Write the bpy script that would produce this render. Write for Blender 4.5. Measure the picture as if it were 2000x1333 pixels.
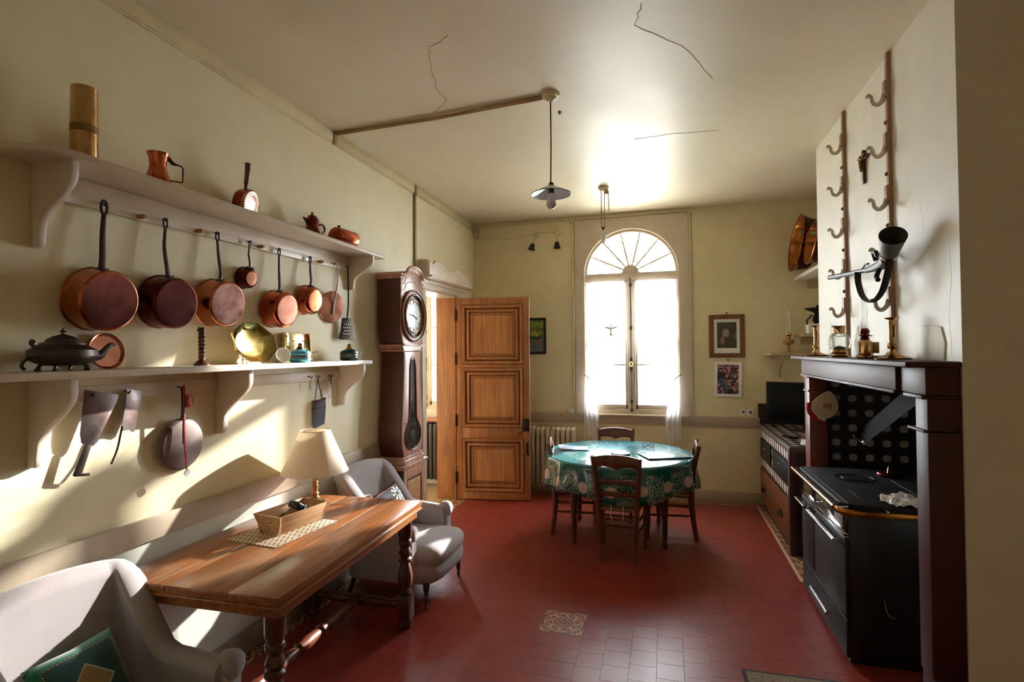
import bpy, bmesh, math, random
from mathutils import Vector, Matrix, Euler
random.seed(4)
PI = math.pi
SC = bpy.context.scene
COL = SC.collection
for o in list(bpy.data.objects):
    bpy.data.objects.remove(o, do_unlink=True)

# ---------------------------------------------------------------- camera, world, sun, exposure
YAW, PITCH, ROLL, FPX, EYE = 0.278255, 0.0176417, -0.0081834, 1045.7, 1.70
_r = Vector((math.cos(YAW), math.sin(YAW), 0)); _f = Vector((-math.sin(YAW), math.cos(YAW), 0)); _u = Vector((0, 0, 1))
_f2 = _f * math.cos(PITCH) + _u * math.sin(PITCH); _u2 = _u * math.cos(PITCH) - _f * math.sin(PITCH)
_r3 = _r * math.cos(ROLL) + _u2 * math.sin(ROLL); _u3 = _u2 * math.cos(ROLL) - _r * math.sin(ROLL)
cam_data = bpy.data.cameras.new('camera')
cam = bpy.data.objects.new('camera', cam_data); COL.objects.link(cam)
mw = Matrix((( _r3.x, _u3.x, -_f2.x, 0), (_r3.y, _u3.y, -_f2.y, 0), (_r3.z, _u3.z, -_f2.z, EYE), (0, 0, 0, 1)))
cam.matrix_world = mw
cam_data.sensor_width = 36.0; cam_data.sensor_fit = 'HORIZONTAL'
cam_data.lens = FPX / 2000 * 36.0
cam_data.clip_start = 0.02; cam_data.clip_end = 200
SC.camera = cam

world = bpy.data.worlds.new('sky'); SC.world = world; world.use_nodes = True
wn = world.node_tree.nodes; wl = world.node_tree.links
wn['Background'].inputs['Color'].default_value = (0.82, 0.91, 1.0, 1)
wn['Background'].inputs['Strength'].default_value = 20.0

SUN_DIR = Vector((1.0, 2.45, 0.77)).normalized()          # towards the sun
sun_d = bpy.data.lights.new('sun', 'SUN'); sun_d.energy = 12.5; sun_d.angle = math.radians(0.9); sun_d.color = (1.0, 0.96, 0.88)
sun = bpy.data.objects.new('sun', sun_d); COL.objects.link(sun)
sun.rotation_euler = (-SUN_DIR).to_track_quat('-Z', 'Y').to_euler(); sun.location = (4, 12, 6)

def portal(name, loc, rot, sx, sy):
    d = bpy.data.lights.new(name, 'AREA'); d.shape = 'RECTANGLE'; d.size = sx; d.size_y = sy; d.cycles.is_portal = True
    o = bpy.data.objects.new(name, d); COL.objects.link(o); o.location = loc; o.rotation_euler = rot
portal('window_portal', (-0.378, 6.70, 2.05), (-PI / 2, 0, 0), 1.2, 2.3)
portal('side_window_portal', (-3.5, 6.70, 1.80), (-PI / 2, 0, 0), 2.1, 1.8)

SC.view_settings.view_transform = 'Standard'; SC.view_settings.look = 'None'
SC.view_settings.exposure = 1.0; SC.view_settings.gamma = 1.0; SC.view_settings.use_curve_mapping = False
SC.cycles.use_denoising = True; SC.cycles.filter_width = 1.0
SC.cycles.max_bounces = 10; SC.cycles.diffuse_bounces = 8; SC.cycles.glossy_bounces = 4; SC.cycles.transmission_bounces = 6; SC.cycles.transparent_max_bounces = 12
SC.cycles.caustics_reflective = True; SC.cycles.caustics_refractive = False; SC.cycles.blur_glossy = 0.6
SC.cycles.sample_clamp_indirect = 12.0

# ---------------------------------------------------------------- materials
def s2l(c):
    c = c / 255.0
    return c / 12.92 if c <= 0.04045 else ((c + 0.055) / 1.055) ** 2.4
def S(r, g, b): return (s2l(r), s2l(g), s2l(b), 1.0)

class NT:
    def __init__(self, name):
        self.m = bpy.data.materials.new(name); self.m.use_nodes = True
        self.t = self.m.node_tree; self.n = self.t.nodes; self.l = self.t.links
        self.b = self.n['Principled BSDF']; self.out = self.n['Material Output']
        self._tc = None
    def node(self, ty, **kw):
        x = self.n.new(ty)
        for k, v in kw.items():
            if k in x.inputs.keys() if hasattr(x.inputs, 'keys') else False: x.inputs[k].default_value = v
            else: setattr(x, k, v)
        return x
    def link(self, a, b): self.l.new(a, b)
    @property
    def tc(self):
        if not self._tc: self._tc = self.n.new('ShaderNodeTexCoord')
        return self._tc
    def mapping(self, scale=(1, 1, 1), loc=(0, 0, 0), rot=(0, 0, 0), src='Object'):
        mp = self.n.new('ShaderNodeMapping'); mp.inputs['Scale'].default_value = scale; mp.inputs['Location'].default_value = loc; mp.inputs['Rotation'].default_value = rot
        self.link(self.tc.outputs[src], mp.inputs['Vector']); return mp.outputs['Vector']
    def noise(self, vec, scale, detail=4, rough=0.55, dist=0.0):
        x = self.n.new('ShaderNodeTexNoise'); x.inputs['Scale'].default_value = scale; x.inputs['Detail'].default_value = detail
        x.inputs['Roughness'].default_value = rough; x.inputs['Distortion'].default_value = dist
        if vec is not None: self.link(vec, x.inputs['Vector'])
        return x.outputs['Fac']
    def ramp(self, fac, stops, interp='LINEAR'):
        x = self.n.new('ShaderNodeValToRGB'); x.color_ramp.interpolation = interp
        els = x.color_ramp.elements
        while len(els) < len(stops): els.new(0.5)
        for e, (p, c) in zip(els, stops): e.position = p; e.color = c
        self.link(fac, x.inputs['Fac']); return x.outputs['Color']
    def math(self, op, a, b=None, clamp=False, c=None):
        x = self.n.new('ShaderNodeMath'); x.operation = op; x.use_clamp = clamp
        for i, v in enumerate((a, b, c)):
            if v is None: continue
            if isinstance(v, (int, float)): x.inputs[i].default_value = v
            else: self.link(v, x.inputs[i])
        return x.outputs[0]
    def mix(self, fac, a, b):
        x = self.n.new('ShaderNodeMix'); x.data_type = 'RGBA'
        for sock, v in ((x.inputs[0], fac), (x.inputs[6], a), (x.inputs[7], b)):
            if isinstance(v, (int, float)): sock.default_value = v
            elif isinstance(v, tuple): sock.default_value = v
            else: self.link(v, sock)
        return x.outputs[2]
    def sep(self, vec):
        x = self.n.new('ShaderNodeSeparateXYZ'); self.link(vec, x.inputs[0]); return x.outputs
    def comb(self, a, b, c=0.0):
        x = self.n.new('ShaderNodeCombineXYZ')
        for i, v in enumerate((a, b, c)):
            if isinstance(v, (int, float)): x.inputs[i].default_value = v
            else: self.link(v, x.inputs[i])
        return x.outputs[0]
    def bump(self, h, strength=0.2, dist=0.01):
        x = self.n.new('ShaderNodeBump'); x.inputs['Strength'].default_value = strength; x.inputs['Distance'].default_value = dist
        self.link(h, x.inputs['Height']); self.link(x.outputs['Normal'], self.b.inputs['Normal'])
    def set(self, col=None, rough=None, metal=None, **kw):
        if col is not None:
            if isinstance(col, tuple): self.b.inputs['Base Color'].default_value = col
            else: self.link(col, self.b.inputs['Base Color'])
        if rough is not None:
            if isinstance(rough, (int, float)): self.b.inputs['Roughness'].default_value = rough
            else: self.link(rough, self.b.inputs['Roughness'])
        if metal is not None: self.b.inputs['Metallic'].default_value = metal
        for k, v in kw.items(): self.b.inputs[k.replace('_', ' ')].default_value = v
        return self.m

def scale_c(c, k): return tuple(min(1, x * k) for x in c[:3]) + (1.0,)

def plain(name, c, rough=0.6, metal=0.0, var=0.12, nscale=9.0, bump=0.0, bscale=60.0, **kw):
    t = NT(name); v = t.mapping()
    col = t.ramp(t.noise(v, nscale), [(0.3, scale_c(c, 1 - var)), (0.7, scale_c(c, 1 + var))])
    if bump: t.bump(t.noise(v, bscale, 3), bump, 0.004)
    return t.set(col, rough, metal, **kw)

def wood(name, c1, c2, axis='Y', rough=0.45, scale=1.0, bump=0.08, coat=0.0):
    t = NT(name)
    sc = {'X': (1.2, 22, 22), 'Y': (22, 1.2, 22), 'Z': (22, 22, 1.2)}[axis]
    v = t.mapping(tuple(s * scale for s in sc))
    n1 = t.noise(v, 1.6, 6, 0.6, 0.6)
    v2 = t.mapping((0.8, 0.8, 0.8)); n2 = t.noise(v2, 3.0, 2)
    f = t.math('ADD', t.math('MULTIPLY', n1, 0.75), t.math('MULTIPLY', n2, 0.25))
    col = t.ramp(f, [(0.33, c1), (0.5, tuple((a + b) / 2 for a, b in zip(c1, c2))), (0.66, c2)])
    t.bump(n1, bump, 0.003)
    return t.set(col, rough, 0.0, Coat_Weight=coat, Coat_Roughness=0.2)

def metal(name, c, rough=0.25, var=0.15, nscale=14, tarnish=None):
    t = NT(name); v = t.mapping()
    n = t.noise(v, nscale, 4)
    col = t.ramp(n, [(0.3, scale_c(c, 1 - var)), (0.7, scale_c(c, 1 + var))])
    if tarnish is not None:
        col = t.mix(t.ramp(t.noise(v, 5.0, 5, 0.6), [(0.42, (0, 0, 0, 1)), (0.62, (1, 1, 1, 1))]), col, tarnish)
    r = t.math('ADD', t.math('MULTIPLY', n, 0.12), rough - 0.06)
    return t.set(col, r, 1.0)

def pane_glass(name, tint=(1, 1, 1, 1), refl=0.08):
    t = NT(name)
    tr = t.n.new('ShaderNodeBsdfTransparent'); tr.inputs['Color'].default_value = tint
    gl = t.n.new('ShaderNodeBsdfGlossy'); gl.inputs['Roughness'].default_value = 0.02
    fr = t.n.new('ShaderNodeLayerWeight'); fr.inputs['Blend'].default_value = 0.25
    f = t.math('ADD', t.math('MULTIPLY', fr.outputs['Fresnel'], 0.6), refl * 0.3, True)
    mx = t.n.new('ShaderNodeMixShader'); t.link(f, mx.inputs[0]); t.link(tr.outputs[0], mx.inputs[1]); t.link(gl.outputs[0], mx.inputs[2])
    t.link(mx.outputs[0], t.out.inputs['Surface']); return t.m

def sheer(name, c, clear=0.5):
    t = NT(name)
    tr = t.n.new('ShaderNodeBsdfTransparent')
    tl = t.n.new('ShaderNodeBsdfTranslucent'); tl.inputs['Color'].default_value = c
    df = t.n.new('ShaderNodeBsdfDiffuse'); df.inputs['Color'].default_value = c
    m1 = t.n.new('ShaderNodeMixShader'); m1.inputs[0].default_value = 0.4; t.link(tl.outputs[0], m1.inputs[1]); t.link(df.outputs[0], m1.inputs[2])
    m2 = t.n.new('ShaderNodeMixShader'); m2.inputs[0].default_value = clear; t.link(m1.outputs[0], m2.inputs[1]); t.link(tr.outputs[0], m2.inputs[2])
    t.link(m2.outputs[0], t.out.inputs['Surface']); return t.m

# ---------------------------------------------------------------- mesh builder
class B:
    def __init__(self, M=None): self.bm = bmesh.new(); self.M = M or Matrix()
    def _tr(self, vs, M=None):
        M = self.M @ M if M else self.M
        for v in vs: v.co = M @ v.co
    def box(self, lo, hi, bev=0.0, seg=2, M=None):
        t = bmesh.new()
        vs = [t.verts.new((x, y, z)) for x in (lo[0], hi[0]) for y in (lo[1], hi[1]) for z in (lo[2], hi[2])]
        for f in ((0, 1, 3, 2), (4, 6, 7, 5), (0, 4, 5, 1), (2, 3, 7, 6), (0, 2, 6, 4), (1, 5, 7, 3)): t.faces.new([vs[i] for i in f])
        if bev > 0: bmesh.ops.bevel(t, geom=list(t.edges), offset=bev, segments=seg, affect='EDGES', profile=0.5)
        return self._merge(t, M)
    def _merge(self, t, M=None):
        mp = {}
        MM = self.M @ M if M else self.M
        for v in t.verts: mp[v] = self.bm.verts.new(MM @ v.co)
        for f in t.faces:
            try: self.bm.faces.new([mp[v] for v in f.verts])
            except ValueError: pass
        t.free(); return self
    def lathe(self, prof, o=(0, 0, 0), axis='Z', seg=24, M=None, caps=True, sx=1.0, sy=1.0):
        """prof: (radius, height) pairs along the axis"""
        t = bmesh.new(); rings = []
        for r, h in prof:
            if r < 1e-6: rings.append([t.verts.new((0, 0, h))])
            else: rings.append([t.verts.new((r * sx * math.cos(2 * PI * i / seg), r * sy * math.sin(2 * PI * i / seg), h)) for i in range(seg)])
        for a, b in zip(rings, rings[1:]):
            for i in range(seg):
                j = (i + 1) % seg
                if len(a) == 1 and len(b) == 1: continue
                if len(a) == 1: t.faces.new((a[0], b[j], b[i]))
                elif len(b) == 1: t.faces.new((a[i], a[j], b[0]))
                else: t.faces.new((a[i], a[j], b[j], b[i]))
        if caps:
            if len(rings[0]) > 1: t.faces.new(list(reversed(rings[0])))
            if len(rings[-1]) > 1: t.faces.new(rings[-1])
        R = {'Z': Matrix(), 'X': Matrix.Rotation(PI / 2, 4, 'Y'), 'Y': Matrix.Rotation(-PI / 2, 4, 'X')}[axis]
        MM = Matrix.Translation(o) @ R
        return self._merge(t, M @ MM if M else MM)
    def cyl(self, p0, p1, r0, r1=None, seg=12):
        p0 = Vector(p0); p1 = Vector(p1); d = p1 - p0; L = d.length
        q = d.to_track_quat('Z', 'Y').to_matrix().to_4x4()
        return self.lathe([(r0, 0), (r0 if r1 is None else r1, L)], seg=seg, M=Matrix.Translation(p0) @ q)
    def turned(self, prof, p0, p1, seg=16):
        """lathe along p0->p1, heights as fractions"""
        p0 = Vector(p0); p1 = Vector(p1); d = p1 - p0; L = d.length
        q = d.to_track_quat('Z', 'Y').to_matrix().to_4x4()
        return self.lathe([(r, h * L) for r, h in prof], seg=seg, M=Matrix.Translation(p0) @ q)
    def tube(self, pts, r, seg=8, closed=False, flat=1.0, up=None):
        pts = [Vector(p) for p in pts]; n = len(pts)
        rs = r if isinstance(r, (list, tuple)) else [r] * n
        t = bmesh.new(); rings = []; prev = Vector(up) if up else None
        for i, p in enumerate(pts):
            if closed: d = pts[(i + 1) % n] - pts[i - 1]
            else: d = pts[min(i + 1, n - 1)] - pts[max(i - 1, 0)]
            d.normalize()
            if prev is None:
                prev = Vector((0, 0, 1)) if abs(d.z) < 0.9 else Vector((1, 0, 0))
            a = prev - d * prev.dot(d)
            if a.length < 1e-5: a = d.orthogonal()
            a.normalize(); b = d.cross(a); prev = a
            rings.append([t.verts.new(p + a * rs[i] * math.cos(2 * PI * k / seg) + b * rs[i] * flat * math.sin(2 * PI * k / seg)) for k in range(seg)])
        rr = list(zip(rings, rings[1:])) + ([(rings[-1], rings[0])] if closed else [])
        for a, b in rr:
            for k in range(seg):
                j = (k + 1) % seg; t.faces.new((a[k], a[j], b[j], b[k]))
        if not closed: t.faces.new(list(reversed(rings[0]))); t.faces.new(rings[-1])
        return self._merge(t)
    def prism(self, out, ax, lo, hi, bev=0.0, M=None):
        """outline (u, v) extruded along ax from lo to hi; ax X: (u,v)=(y,z); Y: (x,z); Z: (x,y)"""
        t = bmesh.new()
        def P(u, v, w): return {'X': (w, u, v), 'Y': (u, w, v), 'Z': (u, v, w)}[ax]
        a = [t.verts.new(P(u, v, lo)) for u, v in out]; b = [t.verts.new(P(u, v, hi)) for u, v in out]
        fa = t.faces.new(a); fb = t.faces.new(b); n = len(out)
        for i in range(n): t.faces.new((a[i], a[(i + 1) % n], b[(i + 1) % n], b[i]))
        bmesh.ops.recalc_face_normals(t, faces=list(t.faces))
        if bev > 0:
            es = [e for e in t.edges if (fa in e.link_faces or fb in e.link_faces)]
            bmesh.ops.bevel(t, geom=es, offset=bev, segments=2, affect='EDGES', profile=0.5)
        return self._merge(t, M)
    def ball(self, c, r, sc=(1, 1, 1), seg=14, rot=None):
        t = bmesh.new(); bmesh.ops.create_uvsphere(t, u_segments=seg, v_segments=max(6, seg // 2 + 1), radius=r)
        M = Matrix.Translation(c)
        if rot: M = M @ Euler(rot).to_matrix().to_4x4()
        return self._merge(t, M @ Matrix.Diagonal((*sc, 1)))
    def grid(self, fn, nu, nv, thick=0.0, closed_u=False):
        """surface fn(u,v) in 0..1; optional thickness along normals"""
        t = bmesh.new()
        vs = [[t.verts.new(fn(i / nu, j / nv)) for j in range(nv + 1)] for i in range(nu if closed_u else nu + 1)]
        N = len(vs)
        for i in range(nu):
            for j in range(nv):
                a = vs[i % N]; b = vs[(i + 1) % N]
                t.faces.new((a[j], b[j], b[j + 1], a[j + 1]))
        bmesh.ops.recalc_face_normals(t, faces=list(t.faces))
        if thick: bmesh.ops.solidify(t, geom=list(t.faces), thickness=thick)
        return self._merge(t)
    def quad(self, *ps):
        self.bm.faces.new([self.bm.verts.new(self.M @ Vector(p)) for p in ps]); return self
    def build(self, name, m, parent=None, smooth=35, sub=0, recalc=True):
        if recalc: bmesh.ops.recalc_face_normals(self.bm, faces=list(self.bm.faces))
        me = bpy.data.meshes.new(name); self.bm.to_mesh(me); self.bm.free()
        if not isinstance(m, (list, tuple)): m = [m]
        for x in m: me.materials.append(x)
        if smooth:
            me.shade_smooth()
            if smooth < 180: me.set_sharp_from_angle(angle=math.radians(smooth))
        o = bpy.data.objects.new(name, me); COL.objects.link(o)
        if parent: o.parent = parent
        if sub:
            md = o.modifiers.new('subdiv', 'SUBSURF'); md.levels = sub; md.render_levels = sub
        return o

def tag(o, label, cat, group=None, kind=None):
    o['label'] = label; o['category'] = cat
    if group: o['group'] = group
    if kind: o['kind'] = kind
    return o
def thing(name, label, cat, loc=(0, 0, 0), rz=0.0, group=None, rot=None):
    o = bpy.data.objects.new(name, None); COL.objects.link(o); o.empty_display_size = 0.1
    o.location = loc; o.rotation_euler = rot if rot else (0, 0, rz)
    return tag(o, label, cat, group)
def struct(o): o['kind'] = 'structure'; return o
def copy_tree(o, parent=None):
    c = o.copy(); COL.objects.link(c)
    if parent: c.parent = parent
    for ch in list(o.children): copy_tree(ch, c)
    return c
def arc(cx, cy, r, a0, a1, n, ry=None):
    ry = r if ry is None else ry
    return [(cx + r * math.cos(math.radians(a0 + (a1 - a0) * i / n)), cy + ry * math.sin(math.radians(a0 + (a1 - a0) * i / n))) for i in range(n + 1)]
def smooth_path(pts, n=6):
    """Catmull-Rom through points"""
    P = [Vector(p) for p in pts]; P = [2 * P[0] - P[1]] + P + [2 * P[-1] - P[-2]]; out = []
    for i in range(1, len(P) - 2):
        for k in range(n):
            t = k / n; a, b, c, d = P[i - 1:i + 3]
            out.append(0.5 * ((2 * b) + (c - a) * t + (2 * a - 5 * b + 4 * c - d) * t * t + (3 * b - a - 3 * c + d) * t ** 3))
    out.append(P[-2]); return out
# ---------------------------------------------------------------- shared materials
XL, XR, YF, YB, ZC = -2.31, 1.95, 6.36, -1.7, 3.30

def wall_paint(name, c, below=None, zb=0.9, stain=0.10, rough=0.5):
    t = NT(name); v = t.mapping()
    n = t.noise(v, 1.3, 5, 0.6); n2 = t.noise(v, 9, 4)
    f = t.math('ADD', t.math('MULTIPLY', n, 0.7), t.math('MULTIPLY', n2, 0.3))
    col = t.ramp(f, [(0.3, scale_c(c, 1 - stain)), (0.7, scale_c(c, 1 + stain * 0.6))])
    if below:
        z = t.sep(t.tc.outputs['Object'])[2]
        lowc = t.ramp(f, [(0.3, scale_c(below, 1 - stain)), (0.7, scale_c(below, 1 + stain * 0.6))])
        spots = t.ramp(t.noise(v, 7.0, 3, 0.5), [(0.735, (0, 0, 0, 1)), (0.75, (1, 1, 1, 1))])
        lowc = t.mix(spots, lowc, S(70, 66, 62))
        col = t.mix(t.math('LESS_THAN', z, zb), col, lowc)
    t.bump(t.noise(v, 3.0, 6, 0.65), 0.12, 0.02)
    return t.set(col, rough)

M = {}
M['wall'] = wall_paint('cream_wall_paint', S(224, 213, 174))
M['wall_left'] = wall_paint('cream_wall_paint_left', S(226, 216, 182), S(216, 218, 206))
M['wall_far'] = wall_paint('olive_cream_wall_paint', S(228, 214, 174))
M['breast'] = wall_paint('chimney_breast_paint', S(226, 221, 206), stain=0.12)
M['white_room'] = plain('white_room_paint', S(238, 233, 220), 0.6, var=0.03)
M['taupe'] = plain('taupe_paint', S(182, 165, 144), 0.5, var=0.07)
M['surround'] = plain('pale_taupe_paint', S(206, 190, 170), 0.5, var=0.06)
M['cream_trim'] = plain('cream_trim_paint', S(206, 192, 152), 0.5, var=0.05)
M['shelf'] = plain('pale_pink_beige_paint', S(214, 200, 182), 0.42, var=0.06)
M['white_paint'] = plain('white_gloss_paint', S(226, 220, 206), 0.35, var=0.04)
M['dark_iron'] = metal('dark_iron', S(70, 60, 56), 0.42)
M['iron_black'] = plain('black_iron', S(32, 30, 30), 0.45, 0.6)
M['copper'] = metal('polished_copper', S(214, 120, 84), 0.2, tarnish=S(150, 70, 48))
M['copper_dark'] = metal('tarnished_copper', S(120, 52, 40), 0.28, tarnish=S(78, 34, 32))
M['brass'] = metal('polished_brass', S(208, 172, 120), 0.2, tarnish=S(164, 122, 78))
M['brass_dark'] = metal('dull_brass', S(140, 110, 68), 0.35)
M['pine'] = wood('honey_pine_wood', S(142, 88, 48), S(192, 132, 78), 'Z', 0.42)
M['pine_pale'] = wood('worn_pine_panel', S(158, 102, 56), S(206, 148, 92), 'Z', 0.42)
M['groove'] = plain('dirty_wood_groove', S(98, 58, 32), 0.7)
M['oak'] = wood('honey_oak_wood', S(116, 66, 34), S(176, 114, 64), 'Y', 0.32, coat=0.3)
M['walnut'] = wood('dark_walnut_wood', S(58, 28, 18), S(98, 52, 32), 'Z', 0.38, coat=0.2)
M['clock_wood'] = wood('reddish_clock_wood', S(58, 22, 14), S(92, 40, 24), 'Z', 0.38, coat=0.15)
M['clock_front'] = wood('rosy_lit_clock_front_wood', S(168, 120, 98), S(204, 160, 138), 'Z', 0.3, coat=0.3)  # colour lightened to carry the light reflected on the clock front
M['chair_wood'] = wood('red_brown_chair_wood', S(78, 38, 22), S(120, 64, 38), 'Z', 0.35, coat=0.2)
M['grey_fabric'] = plain('pale_grey_upholstery', S(158, 150, 152), 0.85, var=0.05, bump=0.15, bscale=300, Sheen_Weight=0.3)
M['black'] = plain('black_enamel', S(22, 21, 22), 0.28, var=0.1)
M['matt_black'] = plain('matt_black', S(19, 18, 18), 0.5)
M['chrome'] = metal('chrome', S(205, 200, 196), 0.15, 0.05)
M['steel'] = metal('grey_steel', S(140, 130, 130), 0.4, 0.15, tarnish=S(112, 92, 88))
M['zinc'] = plain('dull_zinc', S(98, 94, 94), 0.5, 0.5)
M['glass'] = pane_glass('window_glass')
M['lamp_glass'] = pane_glass('clear_lamp_glass', (0.96, 0.98, 0.96, 1), 0.25)
M['white'] = plain('white_enamel', S(232, 230, 226), 0.3, var=0.03)
M['paper'] = plain('white_paper', S(228, 226, 220), 0.7, var=0.03)

# ---------------------------------------------------------------- walls, ceiling, windows
def holed_wall(lo, hi, hole, y0, y1, arch=None):
    """wall slab in XZ between y0 and y1, rectangular hole (x0,x1,z0,z1), arch = (cx, zspring, rx, rz) on top of it"""
    b = B(); x0, x1, z0, z1 = hole
    zt = z1
    b.box((lo[0], y0, lo[1]), (x0, y1, hi[1])); b.box((x1, y0, lo[1]), (hi[0], y1, hi[1]))
    if z0 > lo[1]: b.box((x0, y0, lo[1]), (x1, y1, z0))
    if arch is None: b.box((x0, y0, z1), (x1, y1, hi[1]))
    else:
        cx, zs, rx, rz = arch
        pts = arc(cx, zs, rx, 180, 0, 28, rz); pts[0] = (x0, zs); pts[-1] = (x1, zs)
        for p, q in zip(pts, pts[1:]):
            b.prism([p, q, (q[0], hi[1]), (p[0], hi[1])], 'Y', y0, y1)
    return b

ARC = (-0.378, 2.595, 0.535, 0.515)
HX0, HX1, HZ0 = -0.913, 0.157, 0.95
struct(holed_wall((XL - 0.25, -0.1), (XR + 0.25, ZC + 0.1), (HX0 + 0.0, HX1, HZ0, ARC[1]), YF, YF + 0.32, ARC).build('wall_far', M['wall_far'], smooth=0))
# left wall with the doorway
DY0, DY1, DZ = 4.90, 5.75, 2.33
b = B()
b.box((XL - 0.24, YB - 0.2, -0.1), (XL, DY0, ZC + 0.1)); b.box((XL - 0.24, DY1, -0.1), (XL, YF, ZC + 0.1)); b.box((XL - 0.24, DY0, DZ), (XL, DY1, ZC + 0.1))
struct(b.build('wall_left', M['wall_left'], smooth=0))
b = B(); b.box((XR, YB - 0.2, -0.1), (XR + 0.25, YF, ZC + 0.1)); struct(b.build('wall_right', M['wall'], smooth=0))
b = B(); b.box((XL - 0.24, YB - 0.2, -0.1), (XR + 0.25, YB, ZC + 0.1)); struct(b.build('wall_back', M['wall'], smooth=0))

# ceiling: glossy old paint with cracks (thin dark grooves)
t = NT('glossy_ceiling_paint'); v = t.mapping()
n = t.noise(v, 1.1, 5, 0.6)
col = t.ramp(n, [(0.3, S(214, 203, 176)), (0.7, S(228, 219, 194))])
t.bump(t.noise(v, 1.6, 5, 0.6), 0.16, 0.03)
t.set(col, t.math('ADD', t.math('MULTIPLY', t.noise(v, 2.2, 4), 0.2), 0.34), 0.0, Coat_Weight=0.0)
M['ceiling'] = t.m
b = B(); b.box((XL - 0.25, YB - 0.2, ZC), (XR + 0.25, YF + 0.05, ZC + 0.15))
ceil = struct(b.build('ceiling', M['ceiling'], smooth=0))
M['crack'] = plain('faint_crack', S(150, 134, 106), 0.9)
def crack(pts, w=0.0032):
    b = B(); P = []
    for i in range(len(pts) - 1):
        a = Vector((*pts[i], 0)); c = Vector((*pts[i + 1], 0))
        for k in range(6): P.append(a.lerp(c, k / 6) + Vector((random.uniform(-1, 1), random.uniform(-1, 1), 0)) * 0.008)
    P.append(Vector((*pts[-1], 0)))
    b.tube([(p.x, p.y, ZC - 0.0005) for p in P], w * 0.5, 5, flat=1.0)
    b.build('crack', M['crack'], ceil)
crack([(-1.03, 2.5), (-1.17, 2.57), (-1.22, 2.66), (-1.33, 3.02), (-1.31, 3.14), (-1.46, 3.28)])
crack([(-0.08, 2.51), (-0.12, 2.68), (0.13, 2.97), (0.29, 3.35)], 0.003)
crack([(-0.2, 4.15), (0.1, 4.13), (0.40, 4.16)], 0.003)
b = B(); b.ball((-0.66, 3.53, ZC - 0.004), 0.02, (0.6, 1.3, 0.35), 8); b.build('flaking_spot', M['matt_black'], ceil)

# cornice board along the left wall, breaking where the conduits pass
def cornice(name, y0, y1):
    b = B(); b.box((XL, y0, ZC - 0.078), (XL + 0.022, y1, ZC), 0.004); b.box((XL, y0, ZC - 0.088), (XL + 0.012, y1, ZC - 0.07), 0.003)
    return struct(b.build(name, M['cream_trim']))
cornice('trim_1', YB, 3.355); cornice('trim_2', 3.385, 4.67); cornice('trim_3', 4.70, YF)
b = B(); b.box((XL, YF - 0.022, ZC - 0.05), (0.30, YF, ZC), 0.004); struct(b.build('trim_4', M['cream_trim']))
# chair rails
b = B(); b.box((XL, YB, 0.835), (XL + 0.022, 4.80, 0.942), 0.004); struct(b.build('trim_5', M['taupe']))
b = B(); b.box((XL, YF - 0.024, 0.835), (0.98, YF, 0.945), 0.004); b.box((-1.02, YF - 0.05, 0.925), (0.27, YF, 0.948), 0.006); struct(b.build('trim_6', M['taupe']))
# baseboards
b = B(); b.box((XL, YB, 0.0), (XL + 0.018, 4.80, 0.135), 0.003); struct(b.build('baseboard_left', plain('grey_baseboard_paint', S(150, 138, 122), 0.5)))
b = B(); b.box((XL, YF - 0.02, 0.0), (0.98, YF, 0.13), 0.003); struct(b.build('baseboard_far', M['taupe']))

# taupe window surround (flat board with arched hole)
b = holed_wall((-1.025, 0.945), (0.268, 3.245), (HX0, HX1, HZ0, ARC[1]), YF - 0.018, YF + 0.001, ARC)
struct(b.build('trim_7', M['surround'], smooth=0))
# vertical cable trunking beside the window, and the trunking box
for i, x in enumerate((-1.05, 0.285)):
    b = B(); b.box((x - 0.014, YF - 0.02, 0.95), (x + 0.014, YF, ZC - 0.05), 0.003); b.box((x - 0.03, YF - 0.026, ZC - 0.075), (x + 0.03, YF, ZC - 0.045), 0.004)
    struct(b.build('trim_%d' % (8 + i), M['cream_trim']))
b = B(); b.box((-2.3, YF - 0.045, 3.12), (-2.235, YF, 3.235), 0.006); tag(b.build('junction_box', M['cream_trim']), 'small cream junction box high in the corner by the left wall', 'junction box')
b = B(); b.box((-1.115, YF - 0.04, 0.95), (-1.055, YF, 1.005), 0.004); tag(b.build('cable_box', M['white']), 'small white cable box low beside the window frame', 'cable box')

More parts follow.
